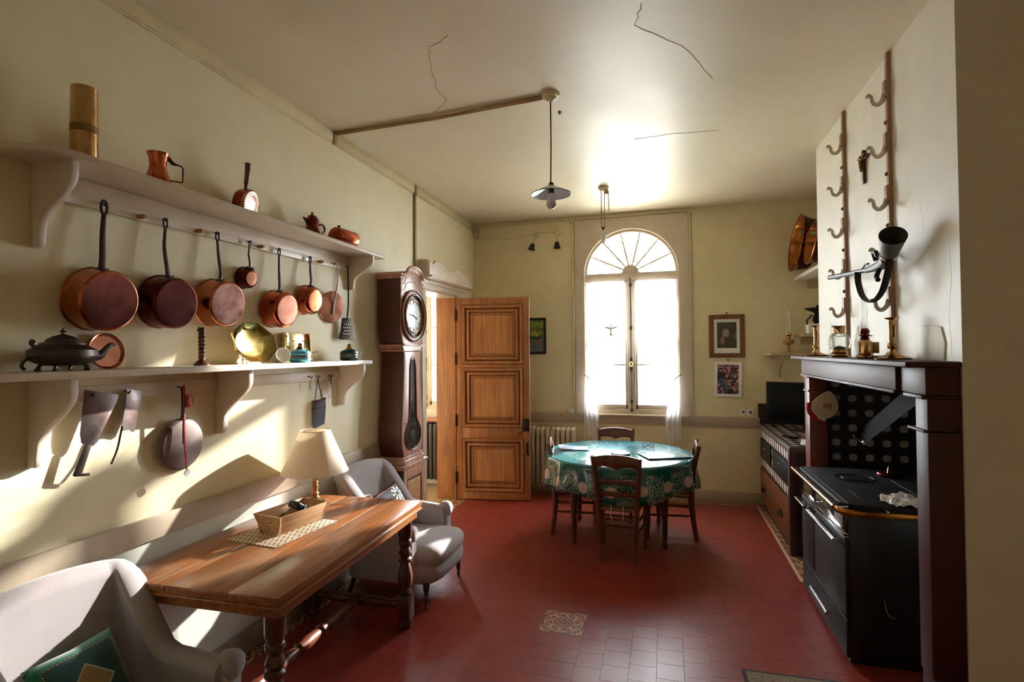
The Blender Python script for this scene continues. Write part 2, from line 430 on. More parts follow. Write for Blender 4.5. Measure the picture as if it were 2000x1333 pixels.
def window(name, cx, arched=True, hw=0.535):
    """inward opening casement pair with fan light; built about x = cx"""
    root = thing(name, 'tall arched window with a fan light above two casements' if arched else 'tall casement window of the next room', 'window', (cx, YF + 0.05, 0))
    root['kind'] = 'structure'
    mt = M['surround']
    b = B()
    b.box((-hw, -0.03, 0.95), (hw, 0.05, 1.005), 0.006); b.box((-hw, -0.02, 0.95), (-hw + 0.025, 0.05, 2.6)); b.box((hw - 0.025, -0.02, 0.95), (hw, 0.05, 2.6))
    b.box((-hw, -0.03, 2.515), (hw, 0.05, 2.6), 0.006)
    b.build('window_frame', mt, root)
    for s in (-1, 1):
        b = B(); xi = 0.036 * s; xo = s * (hw - 0.025)
        x0, x1 = min(xi, xo), max(xi, xo)
        b.box((x0 - 0.03 * (s < 0) * 0, -0.02, 1.005), (x0 + 0.035, 0.03, 2.515), 0.004); b.box((x1 - 0.035, -0.02, 1.005), (x1, 0.03, 2.515), 0.004)
        b.box((x0, -0.02, 1.005), (x1, 0.03, 1.055), 0.004); b.box((x0, -0.02, 2.485), (x1, 0.03, 2.515), 0.004)
        sash = b.build('sash', mt, root)
        for z in (1.52, 2.003):
            g = B(); g.box((x0 + 0.03, -0.008, z - 0.009), (x1 - 0.03, 0.015, z + 0.009), 0.002); g.build('glazing_bar', mt, sash)
        for za, zb_ in ((1.05, 1.515), (1.525, 1.998), (2.008, 2.49)):
            g = B(); g.box((x0 + 0.03, 0.004, za), (x1 - 0.03, 0.008, zb_)); g.build('pane', M['glass'], sash, 0)
        for z in (1.15, 1.75, 2.35):
            g = B(); g.cyl((xo, -0.03, z - 0.05), (xo, -0.03, z + 0.05), 0.009, seg=8); g.build('hinge', M['brass_dark'], sash)
    b = B(); b.box((-0.045, -0.036, 1.005), (0.045, 0.03, 2.515), 0.006); b.box((-0.02, -0.046, 1.01), (0.02, -0.03, 2.51), 0.004); b.build('meeting_stile', mt, root)
    # cremone bolt with its knob
    b = B(); b.cyl((0, -0.058, 0.985), (0, -0.058, 2.53), 0.007, seg=8)
    for z in (1.0, 1.1, 1.95, 2.45): b.box((-0.016, -0.068, z - 0.02), (0.016, -0.044, z + 0.02), 0.004)
    b.box((-0.018, -0.07, 1.45), (0.018, -0.044, 1.61), 0.006)
    cb = b.build('cremone_bolt', M['zinc'] if arched else M['iron_black'], root)
    b = B()
    if arched: b.lathe([(0.0, 0), (0.016, 0.002), (0.021, 0.018), (0.014, 0.03), (0, 0.034)], (0, -0.07, 1.53), 'Y', 14, Matrix.Translation((0, -0.07, 1.53)) @ Matrix.Rotation(PI, 4, 'Z') @ Matrix.Translation((0, 0.07, -1.53)), sx=1, sy=1.5)
    else: b.ball((0, -0.078, 1.52), 0.045, (0.7, 0.15, 1.15), 14)
    b.build('knob', M['brass'], cb)
    if not arched: return root
    # fan light
    cz = 2.6; rx, rz = hw, 0.51
    b = B(); n = 28
    for p, q, p2, q2 in zip(arc(0, cz, rx, 0, 180, n, rz), arc(0, cz, rx, 0, 180, n, rz)[1:], arc(0, cz, rx - 0.03, 0, 180, n, rz - 0.03), arc(0, cz, rx - 0.03, 0, 180, n, rz - 0.03)[1:]):
        b.prism([p, q, q2, p2], 'Y', -0.02, 0.04)
    b.build('arch_frame', mt, root)
    hub = []
    for i in range(8):
        a = 180 * i / 7
        if i < 7:
            for k in range(5):
                aa = a + (180 / 7) * k / 5; r = 0.112 - 0.022 * math.sin(PI * k / 5)
                hub.append((r * math.cos(math.radians(aa)), cz + r * math.sin(math.radians(aa))))
    hub.append((-0.112, cz))
    b = B(); b.prism(hub, 'Y', -0.025, 0.04, 0.004); b.build('fan_hub', mt, root)
    for i in range(1, 7):
        a = math.radians(180 * i / 7); b = B()
        b.cyl((0.10 * math.cos(a), 0.01, cz + 0.10 * math.sin(a)), ((rx - 0.01) * math.cos(a), 0.01, cz + (rz - 0.01) * math.sin(a)), 0.0125, 0.011, 6)
        b.build('fan_bar', mt, root)
    for i in range(7):
        o_ = arc(0, cz, rx - 0.02, 180 * i / 7 + 1, 180 * (i + 1) / 7 - 1, 6, rz - 0.02); inn = arc(0, cz, 0.085, 180 * (i + 1) / 7 - 2, 180 * i / 7 + 2, 3)
        b = B(); b.prism(o_ + inn, 'Y', 0.012, 0.016); b.build('fan_pane', M['glass'], root, 0)
    return root
w1 = window('window_1', -0.378)

# ---------------------------------------------------------------- doorway, casing, pelmet, door
cas = thing('trim_10', 'unpainted pine door lining with a painted architrave', 'door frame', (XL, DY1, 0)); cas['kind'] = 'structure'
b = B(); b.box((-0.24, -0.022, 0.0), (0.0, 0.0, DZ), 0.002); b.build('jamb', M['pine'], cas)
b = B(); b.box((-0.24, DY0 - DY1, 0.0), (0.0, DY0 - DY1 + 0.022, DZ), 0.002); b.build('jamb', M['pine'], cas)
b = B(); b.box((-0.24, DY0 - DY1, DZ - 0.02), (0.0, 0.0, DZ + 0.002)); b.build('head_lining', M['white_paint'], cas)
b = B(); b.box((0.0, 0.0, 0.0), (0.022, 0.085, DZ + 0.02), 0.004); b.box((0.0, DY0 - DY1 - 0.085, 0.0), (0.022, DY0 - DY1, DZ + 0.02), 0.004)
b.box((0.0, DY0 - DY1 - 0.085, DZ), (0.03, 0.085, DZ + 0.11), 0.004); b.build('architrave', M['shelf'], cas)
# pelmet over the doorway
pel = thing('door_pelmet', 'painted wooden pelmet with a scalloped crest above the doorway', 'pelmet', (XL, 0, 2.44))
ys = [4.76, 5.90]
crest = [(ys[0], 0.0), (ys[1], 0.0), (ys[1], 0.035)]
cp_ = [(4.76, 0.145), (4.80, 0.135), (4.86, 0.12), (4.90, 0.145), (4.925, 0.165), (4.93, 0.155), (5.03, 0.16), (5.13, 0.145), (5.23, 0.11), (5.32, 0.10), (5.40, 0.115), (5.45, 0.15), (5.455, 0.142), (5.56, 0.145), (5.64, 0.135), (5.74, 0.115), (5.83, 0.075), (5.90, 0.035)]
crest = [(ys[0], 0.0), (ys[1], 0.0)] + list(reversed(cp_))
b = B(); b.prism(crest, 'X', 0.10, 0.125, 0.003); b.build('crest', M['shelf'], pel)
b = B(); b.box((0.0, ys[0], 0.0), (0.10, ys[0] + 0.022, 0.155), 0.002); b.build('end_panel', M['shelf'], pel)
b = B(); b.box((0.0, ys[0] - 0.02, -0.022), (0.16, ys[1] + 0.03, 0.0), 0.004); b.box((0.0, ys[0] + 0.01, -0.06), (0.06, ys[1], -0.022), 0.004); b.build('moulding', M['shelf'], pel)

door = thing('door_1', 'honey pine door with three moulded panels standing wide open', 'door', (XL + 0.005, 5.735, 0), math.radians(8.6)); door['kind'] = 'structure'
DW, DH, DT = 0.84, 2.305, 0.036
pans = [(0.07, 0.77, 1.545, 2.225), (0.07, 0.77, 0.825, 1.505), (0.07, 0.77, 0.10, 0.70)]
b = B()   # stiles and rails
b.box((0, 0, 0.012), (0.075, DT, DH), 0.003); b.box((0.765, 0, 0.012), (DW, DT, DH), 0.003)
for z0, z1 in ((0.012, 0.10), (0.70, 0.825), (1.505, 1.545), (2.225, DH)): b.box((0.07, 0, z0), (0.77, DT, z1), 0.002)
b.build('door_frame', M['pine'], door)
for x0, x1, z0, z1 in pans:
    b = B()
    def ring(b, i0, i1, y0, y1):
        for (a0, a1, c0, c1) in (((x0 + i0, z0 + i0), (x1 - i0, z0 + i0), (x0 + i1, z0 + i1), (x1 - i1, z0 + i1)), ((x0 + i0, z1 - i0), (x1 - i0, z1 - i0), (x0 + i1, z1 - i1), (x1 - i1, z1 - i1)),
                                 ((x0 + i0, z0 + i0), (x0 + i0, z1 - i0), (x0 + i1, z0 + i1), (x0 + i1, z1 - i1)), ((x1 - i0, z0 + i0), (x1 - i0, z1 - i0), (x1 - i1, z0 + i1), (x1 - i1, z1 - i1))):
            b.quad((a0[0], y0, a0[1]), (a1[0], y0, a1[1]), (c1[0], y1, c1[1]), (c0[0], y1, c0[1]))
    for a in ((0.0, 0.012, -0.001, -0.018), (0.012, 0.032, -0.018, -0.015), (0.032, 0.040, -0.015, 0.010), (0.048, 0.056, 0.012, -0.006), (0.056, 0.078, -0.006, -0.010), (0.078, 0.086, -0.010, 0.012), (0.094, 0.118, 0.014, 0.004)): ring(b, *a)
    mo = b.build('panel_moulding', M['pine'], door, smooth=0)
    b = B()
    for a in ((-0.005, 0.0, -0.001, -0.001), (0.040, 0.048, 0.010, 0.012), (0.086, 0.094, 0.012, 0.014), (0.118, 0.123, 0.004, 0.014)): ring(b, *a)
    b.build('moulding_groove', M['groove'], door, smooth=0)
    b = B(); b.box((x0 + 0.118, 0.010, z0 + 0.118), (x1 - 0.118, DT - 0.01, z1 - 0.118), 0.0); b.box((x0, DT - 0.014, z0), (x1, DT - 0.006, z1)); b.build('door_panel', M['pine_pale'], door)
b = B(); b.lathe([(0.022, 0), (0.022, 0.004), (0.009, 0.008), (0.009, 0.035), (0.02, 0.045), (0.024, 0.058), (0.014, 0.07), (0, 0.072)], (0, 0, 0), 'Z', 16, Matrix.Translation((0.735, 0, 0.80)) @ Matrix.Rotation(PI / 2, 4, 'X')); b.build('knob', M['brass_dark'], door)
b = B(); b.box((0.768, -0.022, 0.79), (0.838, 0.0, 0.93), 0.004); b.build('rim_lock', M['dark_iron'], door)
b = B(); b.box((0.80, -0.012, 0.52), (0.825, 0.0, 0.66), 0.003); b.build('bolt', M['iron_black'], door)
b = B(); b.box((0.832, 0.002, 0.02), (0.842, 0.034, 2.3)); b.build('edge_strip', M['shelf'], door)
for z in (0.25, 0.9, 1.6, 2.1):
    b = B(); b.cyl((-0.004, -0.012, z - 0.06), (-0.004, -0.012, z + 0.06), 0.011, seg=10); b.ball((-0.004, -0.012, z + 0.07), 0.011, seg=8); b.build('hinge', M['dark_iron'], door)

# ---------------------------------------------------------------- next room seen through the doorway
b = B(); b.box((-4.6, 2.5, -0.12), (XL - 0.24, YF + 0.3, -0.002)); b.box((XL - 0.245, DY0, -0.12), (XL + 0.0, DY1, -0.0005)); struct(b.build('floor_2', wood('pale_board_floor', S(150, 118, 80), S(184, 150, 108), 'Y', 0.45), smooth=0))
b = B(); b.box((-4.6, 2.5, ZC - 0.2), (XL - 0.24, YF + 0.3, ZC - 0.1)); struct(b.build('ceiling_2', M['white_room'], smooth=0))
b = B(); b.box((-4.8, 2.5, -0.1), (-4.6, YF + 0.3, ZC)); struct(b.build('wall_1', M['white_room'], smooth=0))
b = B(); b.box((-4.6, 2.3, -0.1), (XL - 0.24, 2.5, ZC)); struct(b.build('wall_2', M['white_room'], smooth=0))
struct(holed_wall((-3.465, -0.1), (XL - 0.25, ZC), (-2.98 - 0.41, -2.98 + 0.41, 0.95, 2.6), YF, YF + 0.32).build('wall_3', M['white_room'], smooth=0))
w3 = window('added_window_3', -3.95, False, 0.41)  # unseen second window, added to bring more daylight through the doorway
struct(holed_wall((-4.6, -0.1), (-3.465, ZC), (-3.95 - 0.41, -3.95 + 0.41, 0.95, 2.6), YF, YF + 0.32).build('wall_5', M['white_room'], smooth=0))
w2 = window('window_2', -2.98, False, 0.41)
b = B(); b.box((-3.56, YF - 0.012, 0.845), (-2.551, YF, 0.95), 0.003); struct(b.build('trim_11', M['shelf']))
b = B(); b.box((-3.6, YF - 0.17, 0.81), (-2.552, YF, 0.838), 0.008); struct(b.build('trim_12', wood('red_brown_sill_wood', S(150, 84, 56), S(190, 120, 88), 'X', 0.35)))

# ground outside, pale gravel
b = B(); b.box((-30, YF + 0.4, -0.62), (30, 60, -0.5)); struct(b.build('ground', plain('pale_gravel', S(205, 198, 184), 0.9, var=0.1, nscale=3), smooth=0))
# ---------------------------------------------------------------- floor of red cement tiles with a patterned border
PT = 0.1415; X0T, Y0T = -1.055, 4.257
t = NT('red_cement_tile')
geo = t.n.new('ShaderNodeNewGeometry'); pos = t.sep(geo.outputs['Position'])
cx_ = t.math('FLOOR', t.math('DIVIDE', t.math('SUBTRACT', pos[0], X0T), PT)); cy_ = t.math('FLOOR', t.math('DIVIDE', t.math('SUBTRACT', pos[1], Y0T), PT))
wnz = t.n.new('ShaderNodeTexWhiteNoise'); wnz.noise_dimensions = '2D'; t.link(t.comb(cx_, cy_), wnz.inputs['Vector'])
n = t.noise(geo.outputs['Position'], 5.0, 5, 0.6)
f = t.math('ADD', t.math('MULTIPLY', wnz.outputs['Value'], 0.18), t.math('MULTIPLY', n, 0.8))
t.set(t.ramp(f, [(0.25, S(126, 46, 36)), (0.8, S(150, 60, 48))]), t.math('ADD', t.math('MULTIPLY', t.noise(geo.outputs['Position'], 2.4, 4), 0.10), 0.282), Specular_IOR_Level=0.36)
t.bump(t.noise(geo.outputs['Position'], 14, 4), 0.05, 0.004)
M['tile'] = t.m

def ornament_tile(name, fn_cols):
    return None
# border tile: beige scroll on red brown (object space, tile 0..1)
t = NT('scroll_border_tile'); v = t.tc.outputs['Object']; s_ = t.sep(v)
ux = t.math('DIVIDE', s_[1], PT); uy = t.math('DIVIDE', s_[0], PT)
wv = t.math('MULTIPLY', t.math('SINE', t.math('MULTIPLY', ux, 2 * PI)), 0.16)
d1 = t.math('ABSOLUTE', t.math('SUBTRACT', uy, wv))
stem = t.math('LESS_THAN', d1, 0.055)
vor = t.n.new('ShaderNodeTexVoronoi'); vor.inputs['Scale'].default_value = 5.2; vor.inputs['Randomness'].default_value = 0.45
t.link(t.comb(ux, uy), vor.inputs['Vector'])
leaf = t.math('LESS_THAN', vor.outputs['Distance'], 0.36)
edge = t.math('GREATER_THAN', t.math('ABSOLUTE', uy), 0.36)
f = t.math('MAXIMUM', t.math('MAXIMUM', stem, leaf), edge, True)
t.set(t.mix(f, S(122, 62, 44), S(206, 178, 138)), 0.4)
M['border'] = t.m
# medallion
t = NT('medallion_tile'); s_ = t.sep(t.tc.outputs['Object'])
x, y = s_[0], s_[1]
r = t.math('SQRT', t.math('ADD', t.math('MULTIPLY', x, x), t.math('MULTIPLY', y, y)))
th = t.math('ARCTAN2', y, x)
def band(val, c, w): return t.math('LESS_THAN', t.math('ABSOLUTE', t.math('SUBTRACT', val, c)), w)
fs = [band(r, 0.118, 0.0045), band(r, 0.066, 0.0042)]
q = t.math('ADD', 0.036, t.math('MULTIPLY', t.math('ABSOLUTE', t.math('COSINE', t.math('MULTIPLY', th, 2.0))), 0.011))
q = t.math('ADD', t.math('MULTIPLY', t.math('COSINE', t.math('MULTIPLY', th, 4.0)), 0.007), 0.037)
fs.append(t.math('LESS_THAN', t.math('ABSOLUTE', t.math('SUBTRACT', r, q)), 0.0035))
fs.append(t.math('LESS_THAN', r, 0.009))
lo = t.math('ADD', 0.092, t.math('MULTIPLY', t.math('SINE', t.math('MULTIPLY', th, 8.0)), 0.014))
fs.append(t.math('LESS_THAN', t.math('ABSOLUTE', t.math('SUBTRACT', r, lo)), 0.005))
blob = t.math('MULTIPLY', t.math('GREATER_THAN', t.math('COSINE', t.math('ADD', t.math('MULTIPLY', th, 8.0), 0.6)), 0.62), t.math('MULTIPLY', t.math('GREATER_THAN', r, 0.084), t.math('LESS_THAN', r, 0.106)))
fs.append(blob)
ax, ay = t.math('ABSOLUTE', x), t.math('ABSOLUTE', y)
mx_ = t.math('MAXIMUM', ax, ay); mn_ = t.math('MINIMUM', ax, ay)
dia = t.math('SUBTRACT', ax, ay)
fs.append(t.math('MULTIPLY', t.math('LESS_THAN', t.math('ABSOLUTE', dia), 0.0035), t.math('GREATER_THAN', r, 0.066)))
cd = t.math('SQRT', t.math('ADD', t.math('POWER', t.math('SUBTRACT', mx_, 0.122), 2.0), t.math('POWER', t.math('SUBTRACT', mn_, 0.104), 2.0)))
fs.append(t.math('LESS_THAN', cd, 0.011))
cd2 = t.math('SQRT', t.math('ADD', t.math('POWER', t.math('SUBTRACT', mx_, 0.124), 2.0), t.math('POWER', t.math('SUBTRACT', mn_, 0.076), 2.0)))
fs.append(t.math('LESS_THAN', t.math('ABSOLUTE', t.math('SUBTRACT', cd2, 0.011)), 0.003))
f = fs[0]
for k in fs[1:]: f = t.math('MAXIMUM', f, k)
t.set(t.mix(f, S(110, 44, 34), S(192, 138, 84)), 0.38)
M['medallion'] = t.m

b = B(); b.box((XL - 0.01, YB - 0.2, -0.1), (XR + 0.2, YF + 0.02, -0.0015))
floor = struct(b.build('floor', plain('floor_grout', S(150, 84, 68), 0.8), smooth=0))

def tile_mesh(name, hx, hy, m, g=0.0004, h=0.0, dx=0, dy=0):
    b = B(); a = 0.0006
    lo = [(-hx + g, -hy + g), (hx - g, -hy + g), (hx - g, hy - g), (-hx + g, hy - g)]; hi = [(-hx + g + a, -hy + g + a), (hx - g - a, -hy + g + a), (hx - g - a, hy - g - a), (-hx + g + a, hy - g - a)]
    vl = [b.bm.verts.new((x + dx, y + dy, -0.0015)) for x, y in lo]; vh = [b.bm.verts.new((x + dx, y + dy, h)) for x, y in hi]
    b.bm.faces.new(vh); b.bm.faces.new(list(reversed(vl)))
    for i in range(4): b.bm.faces.new((vl[i], vl[(i + 1) % 4], vh[(i + 1) % 4], vh[i]))
    me = bpy.data.meshes.new(name); b.bm.to_mesh(me); b.bm.free(); me.materials.append(m); return me

BXL, BXR, BYF = -2.196, 0.925, YF - 0.115
me_tile = tile_mesh('tile', PT / 2, PT / 2, M['tile'])
def place(me, name, x, y, rz=0.0):
    o = bpy.data.objects.new(name, me); COL.objects.link(o); o.location = (x, y, 0); o.rotation_euler.z = rz; o.parent = floor; return o
def pix(p):
    d = Vector(p) - Vector((0, 0, EYE)); z = d.dot(_f2)
    if z < 0.2: return None
    return (1000 + FPX * d.dot(_r3) / z, 666.5 - FPX * d.dot(_u3) / z, z)
MEDX, MEDY = X0T + 3 * PT, Y0T - 6.5 * PT      # centre of the 2 x 2 medallion
MEDX = X0T + 3 * PT; MEDY = 3.328
cells = []
i0 = int(math.floor((BXL - X0T) / PT)); i1 = int(math.ceil((XR - X0T) / PT))
for i in range(i0, i1 + 1):
    off = 0.0
    # running bond from column to column, the medallion columns aligned with it
    off = [0.0, 0.35, 0.7][i % 3] * PT
    if i in (2, 3): off = (MEDY - Y0T) % PT
    j0 = int(math.floor((YB - Y0T) / PT)) - 1; j1 = int(math.ceil((BYF - Y0T) / PT)) + 1
    for j in range(j0, j1):
        x0 = max(X0T + i * PT, BXL); y0 = Y0T + off + j * PT; y1 = min(y0 + PT, BYF); x1 = min(X0T + (i + 1) * PT, BXR if y0 > 4.22 else XR); y0 = max(y0, YB)
        if x1 - x0 < 0.012 or y1 - y0 < 0.012: continue
        cells.append((x0, x1, y0, y1, i))
vis, rest = [], []
for c in cells:
    xm, ym = (c[0] + c[1]) / 2, (c[2] + c[3]) / 2
    if abs(xm - MEDX) < PT and abs(ym - MEDY) < PT: continue
    p = pix((xm, ym, 0))
    hid = (xm < -1.35 and 1.7 < ym < 3.9) or (xm > 0.98 and ym < 4.4)
    if p and -30 < p[0] < 2030 and p[1] < 1360 and not hid: vis.append((p[2], c))
    else: rest.append(c)
vis.sort(key=lambda a: a[0])
rest += [c for _, c in vis[290:]]
for _, c in vis[:290]:
    w, h_ = c[1] - c[0], c[3] - c[2]
    me = me_tile if abs(w - PT) < 1e-4 and abs(h_ - PT) < 1e-4 else tile_mesh('tile', w / 2, h_ / 2, M['tile'])
    place(me, 'tile', (c[0] + c[1]) / 2, (c[2] + c[3]) / 2).location.z = random.uniform(-0.0002, 0.0002)
bm = bmesh.new()
for c in rest:
    g, a = 0.0004, 0.0006
    lo = [bm.verts.new((x, y, -0.0015)) for x, y in ((c[0] + g, c[2] + g), (c[1] - g, c[2] + g), (c[1] - g, c[3] - g), (c[0] + g, c[3] - g))]
    hi = [bm.verts.new((x, y, 0.0)) for x, y in ((c[0] + g + a, c[2] + g + a), (c[1] - g - a, c[2] + g + a), (c[1] - g - a, c[3] - g - a), (c[0] + g + a, c[3] - g - a))]
    bm.faces.new(hi)
    for k in range(4): bm.faces.new((lo[k], lo[(k + 1) % 4], hi[(k + 1) % 4], hi[k]))
me = bpy.data.meshes.new('tile_field'); bm.to_mesh(me); bm.free(); me.materials.append(M['tile'])
o = bpy.data.objects.new('tile_field', me); COL.objects.link(o); o.parent = floor; o['kind'] = 'stuff'
for sx in (-1, 1):
    for sy in (-1, 1):
        o = place(tile_mesh('medallion_tile', PT / 2, PT / 2, M['medallion'], dx=sx * PT / 2, dy=sy * PT / 2), 'medallion_tile', MEDX, MEDY); o['label'] = 'beige circular ornament on red'
# patterned border tiles along the walls
bw = BXL - (XL + 0.018)
me_l = tile_mesh('border_tile', bw / 2, PT / 2, M['border'])
y = YF - 0.03
while y > 0.8:
    place(me_l, 'border_tile', (BXL + XL + 0.018) / 2, y - PT / 2); y -= PT
me_r = tile_mesh('border_tile', 0.075, PT / 2, M['border'])
y = YF - 0.03
while y > 4.4:
    place(me_r, 'border_tile', BXR + 0.075, y - PT / 2); y -= PT
me_f = tile_mesh('border_tile', (YF - 0.02 - BYF) / 2, PT / 2, M['border'])
x = BXL + PT / 2
while x < BXR + 0.02:
    place(me_f, 'border_tile', x, (YF - 0.02 + BYF) / 2, PI / 2); x += PT
b = B(); b.box((BXR + 0.15, 4.36, -0.003), (XR, YF, 0.0)); struct(b.build('floor_3', plain('plain_floor_edge', S(150, 120, 92), 0.5), smooth=0))
# ---------------------------------------------------------------- wall shelves on the left wall
def bracket(h, d, th, lobe=0.0):
    """S-profile bracket in local XZ (x out of the wall, z=0 at the shelf underside)"""
    pts = [(0, 0), (d, 0), (d, -0.05 * h / 0.3)]
    n = 14
    for i in range(1, n + 1):
        u = i / n
        x = d - (d - 0.052) * (0.5 - 0.5 * math.cos(PI * min(1, u * 1.35))) if u < 0.74 else 0.052 - 0.008 * (u - 0.74) / 0.26
        pts.append((x, -0.05 * h / 0.3 - (h * 0.80) * u))
    pts += [(0.035, -h), (0, -h)]
    b = B(); b.prism(pts, 'Y', -th / 2, th / 2, 0.005); return b
def hook_iron(parent, y, z, x=0.012, name='hook', m=None):
    b = B(); b.tube(smooth_path([(x - 0.01, y, z + 0.012), (x + 0.012, y, z + 0.012), (x + 0.026, y, z + 0.002), (x + 0.034, y, z + 0.014)], 4), 0.0028, 6); return b.build(name, m or M['iron_black'], parent)

SH_D = 0.245
up = thing('wall_shelf', 'long painted wall shelf near the ceiling with a row of copper pans hanging beneath', 'shelf', (XL, 0, 2.42))
b = B(); b.prism([(0, 1.30), (0.10, 1.305), (SH_D - 0.02, 1.36), (SH_D, 1.40), (SH_D - 0.02, 3.74), (0, 3.74)], 'Z', 0.0, 0.027, 0.004); b.build('board', M['shelf'], up)
for y in (1.455, 3.57):
    br = bracket(0.315 if y < 2 else 0.25, 0.215, 0.03); br.build('bracket', M['shelf'], up).location = (0, y, 0)
b = B(); b.box((0, 1.46, -0.072), (0.012, 3.56, 0.0), 0.002); b.build('backboard', M['shelf'], up)
b = B(); b.box((0, 1.46, -0.112), (0.024, 3.72 - 0.16, -0.072), 0.004); b.build('hook_rail', M['white_paint'], up)
for y in (1.688, 1.976, 2.282, 2.509, 2.752, 3.051, 3.319, 3.486): hook_iron(up, y, -0.098, 0.024)
for y in (1.86, 2.17, 2.60, 3.17):
    b = B(); b.lathe([(0.010, 0), (0.012, 0.02), (0.009, 0.045), (0, 0.047)], (0.02, y, -0.10), 'X', 10); b.build('peg', M['pine'], up)

lo = thing('wall_shelf', 'lower painted wall shelf holding the pewter teapot and brass dish', 'shelf', (XL, 0, 1.609))
b = B(); b.box((0, 0.9, 0.0), (SH_D, 3.50, 0.028), 0.004); b.build('board', M['shelf'], lo)
for y, h in ((1.455, 0.335), (2.335, 0.34), (3.44, 0.30)):
    bracket(h, 0.215, 0.036).build('bracket', M['shelf'], lo).location = (0, y, 0)
b = B(); b.box((0, 1.475, -0.105), (0.02, 2.315, -0.042), 0.003); b.build('hook_rail', M['shelf'], lo)
b = B(); b.box((0, 2.355, -0.105), (0.02, 3.42, -0.042), 0.003); b.build('hook_rail', M['shelf'], lo)
for y in (1.645, 1.80, 2.065, 3.06, 3.145, 3.285): hook_iron(lo, y, -0.085, 0.02)

# ---------------------------------------------------------------- copper pans hanging from the rail
t = NT('copper_pan_side'); v = t.mapping()
nz = t.noise(v, 6, 5, 0.6)
t.set(t.ramp(nz, [(0.3, S(150, 78, 50)), (0.7, S(206, 128, 88))]), t.math('ADD', t.math('MULTIPLY', nz, 0.25), 0.12), 1.0); M['pan_side'] = t.m
def bottom_mat(name, c1, c2, rough):
    t = NT(name); v = t.mapping(); n = t.noise(v, 9, 6, 0.65)
    t.set(t.ramp(n, [(0.32, c1), (0.68, c2)]), t.math('ADD', t.math('MULTIPLY', n, 0.2), rough), 1.0); t.bump(t.noise(v, 22, 3), 0.06, 0.003); return t.m
M['pan_bot_dark'] = bottom_mat('darkened_copper_base', S(124, 68, 64), S(158, 96, 90), 0.14)
M['pan_bot_vdark'] = bottom_mat('blackened_copper_base', S(82, 42, 44), S(112, 62, 62), 0.15)
M['pan_bot_mid'] = bottom_mat('scratched_copper_base', S(112, 62, 56), S(176, 136, 128), 0.2)
M['pan_bot_pink'] = bottom_mat('rosy_copper_base', S(176, 112, 94), S(206, 146, 126), 0.14)

def pan(name, label, y, z, r, depth, hz, hy, side, bot, tilt=7, curve=0.0, hw=0.011, flare=1.03, loop=0.024, group='copper pans hanging under the upper shelf', x0=0.012, round_=0.012):
    root = thing(name, label, 'pan', (XL + x0, y, z), group=group, rot=(0, math.radians(tilt), 0))
    b = B()
    prof = [(r * flare + 0.003, 0.0), (r * flare + 0.005, 0.004), (r * flare, 0.008)]
    for k in range(7):
        a = k / 6 * PI / 2; prof.append((r - round_ + round_ * math.cos(a), depth - round_ + round_ * math.sin(a)))
    inner = [(rr - 0.004, h - 0.004) for rr, h in reversed(prof[2:])]
    inner = [(r - round_, depth - 0.005)] + inner[7:] + [(r * flare - 0.003, 0.0)]
    b.lathe(prof + inner + [prof[0]], (0, 0, 0), 'X', 44, caps=False)
    b.build('pan_body', side, root, 40)
    b = B(); b.lathe([(0, depth - 0.004), (r - round_ + 0.001, depth - 0.004), (r - round_ + 0.001, depth + 0.0006), (r * 0.5, depth + 0.0012), (0, depth + 0.0012)], (0, 0, 0), 'X', 44, caps=False); b.build('pan_base', bot, root, 40)
    # handle, straight in world; counter-rotate the tilt
    Hm = Matrix.Rotation(-math.radians(tilt), 4, 'Y')
    top = hz - z; dy = hy - y
    b = B(Hm)
    ax = 0.045
    p = smooth_path([(ax, 0.004, r * 0.985), (ax + 0.004, 0.004 + curve * 0.5, r + 0.035), (0.040, dy * 0.5 + curve * 0.6, (r + top) * 0.5), (0.033, dy, top - loop * 1.6)], 6)
    n = len(p); b.tube(p, [hw * (1.15 - 0.45 * i / (n - 1)) for i in range(n)], 8, flat=0.55, up=(0, 1, 0))
    ring = [(0.033, dy + loop * 0.42 * math.sin(a), top - loop * 0.75 + loop * math.cos(a)) for a in [2 * PI * k / 14 for k in range(14)]]
    b.tube(ring, 0.0042 * hw / 0.011, 6, closed=True)
    b.build('handle', M['dark_iron'], root)
    b = B(); b.ball((ax - 0.004, 0.0, r * 0.99), 0.03, (0.75, 1.15, 0.22), 12)
    for q in (-0.018, 0.018): b.ball((ax - 0.004, q, r * 0.99 + 0.006), 0.005, seg=6)
    b.build('rivet_plate', M['dark_iron'], root)
    return root
HZ = 2.338
pan('saucepan', 'largest copper saucepan with dark base, leftmost under the shelf', 1.667, 1.93, 0.125, 0.105, HZ, 1.688, M['pan_side'], M['pan_bot_dark'], hw=0.015, loop=0.03)
pan('saucepan', 'blackened copper saucepan second from the left with curved iron handle', 1.978, 1.945, 0.119, 0.105, HZ - 0.005, 1.976, M['copper_dark'], M['pan_bot_vdark'], curve=-0.02)
pan('saucepan', 'copper saucepan with scratched grey blotched base', 2.285, 1.967, 0.119, 0.105, HZ - 0.006, 2.282, M['pan_side'], M['pan_bot_mid'])
pan('small_saucepan', 'smallest copper saucepan hanging high between two larger ones', 2.495, 2.125, 0.057, 0.06, HZ - 0.006, 2.509, M['copper_dark'], M['pan_bot_pink'], curve=-0.012, hw=0.007, loop=0.018, round_=0.02)
pan('saucepan', 'shiny copper saucepan with pale rosy base, fifth in the row', 2.735, 1.967, 0.108, 0.11, HZ - 0.006, 2.752, M['copper'], M['pan_bot_pink'], round_=0.022)
pan('saucepan', 'shiny round copper pan sixth in the row beside the flat disc pan', 3.036, 2.048, 0.092, 0.085, HZ - 0.006, 3.051, M['copper'], M['copper'], round_=0.026)
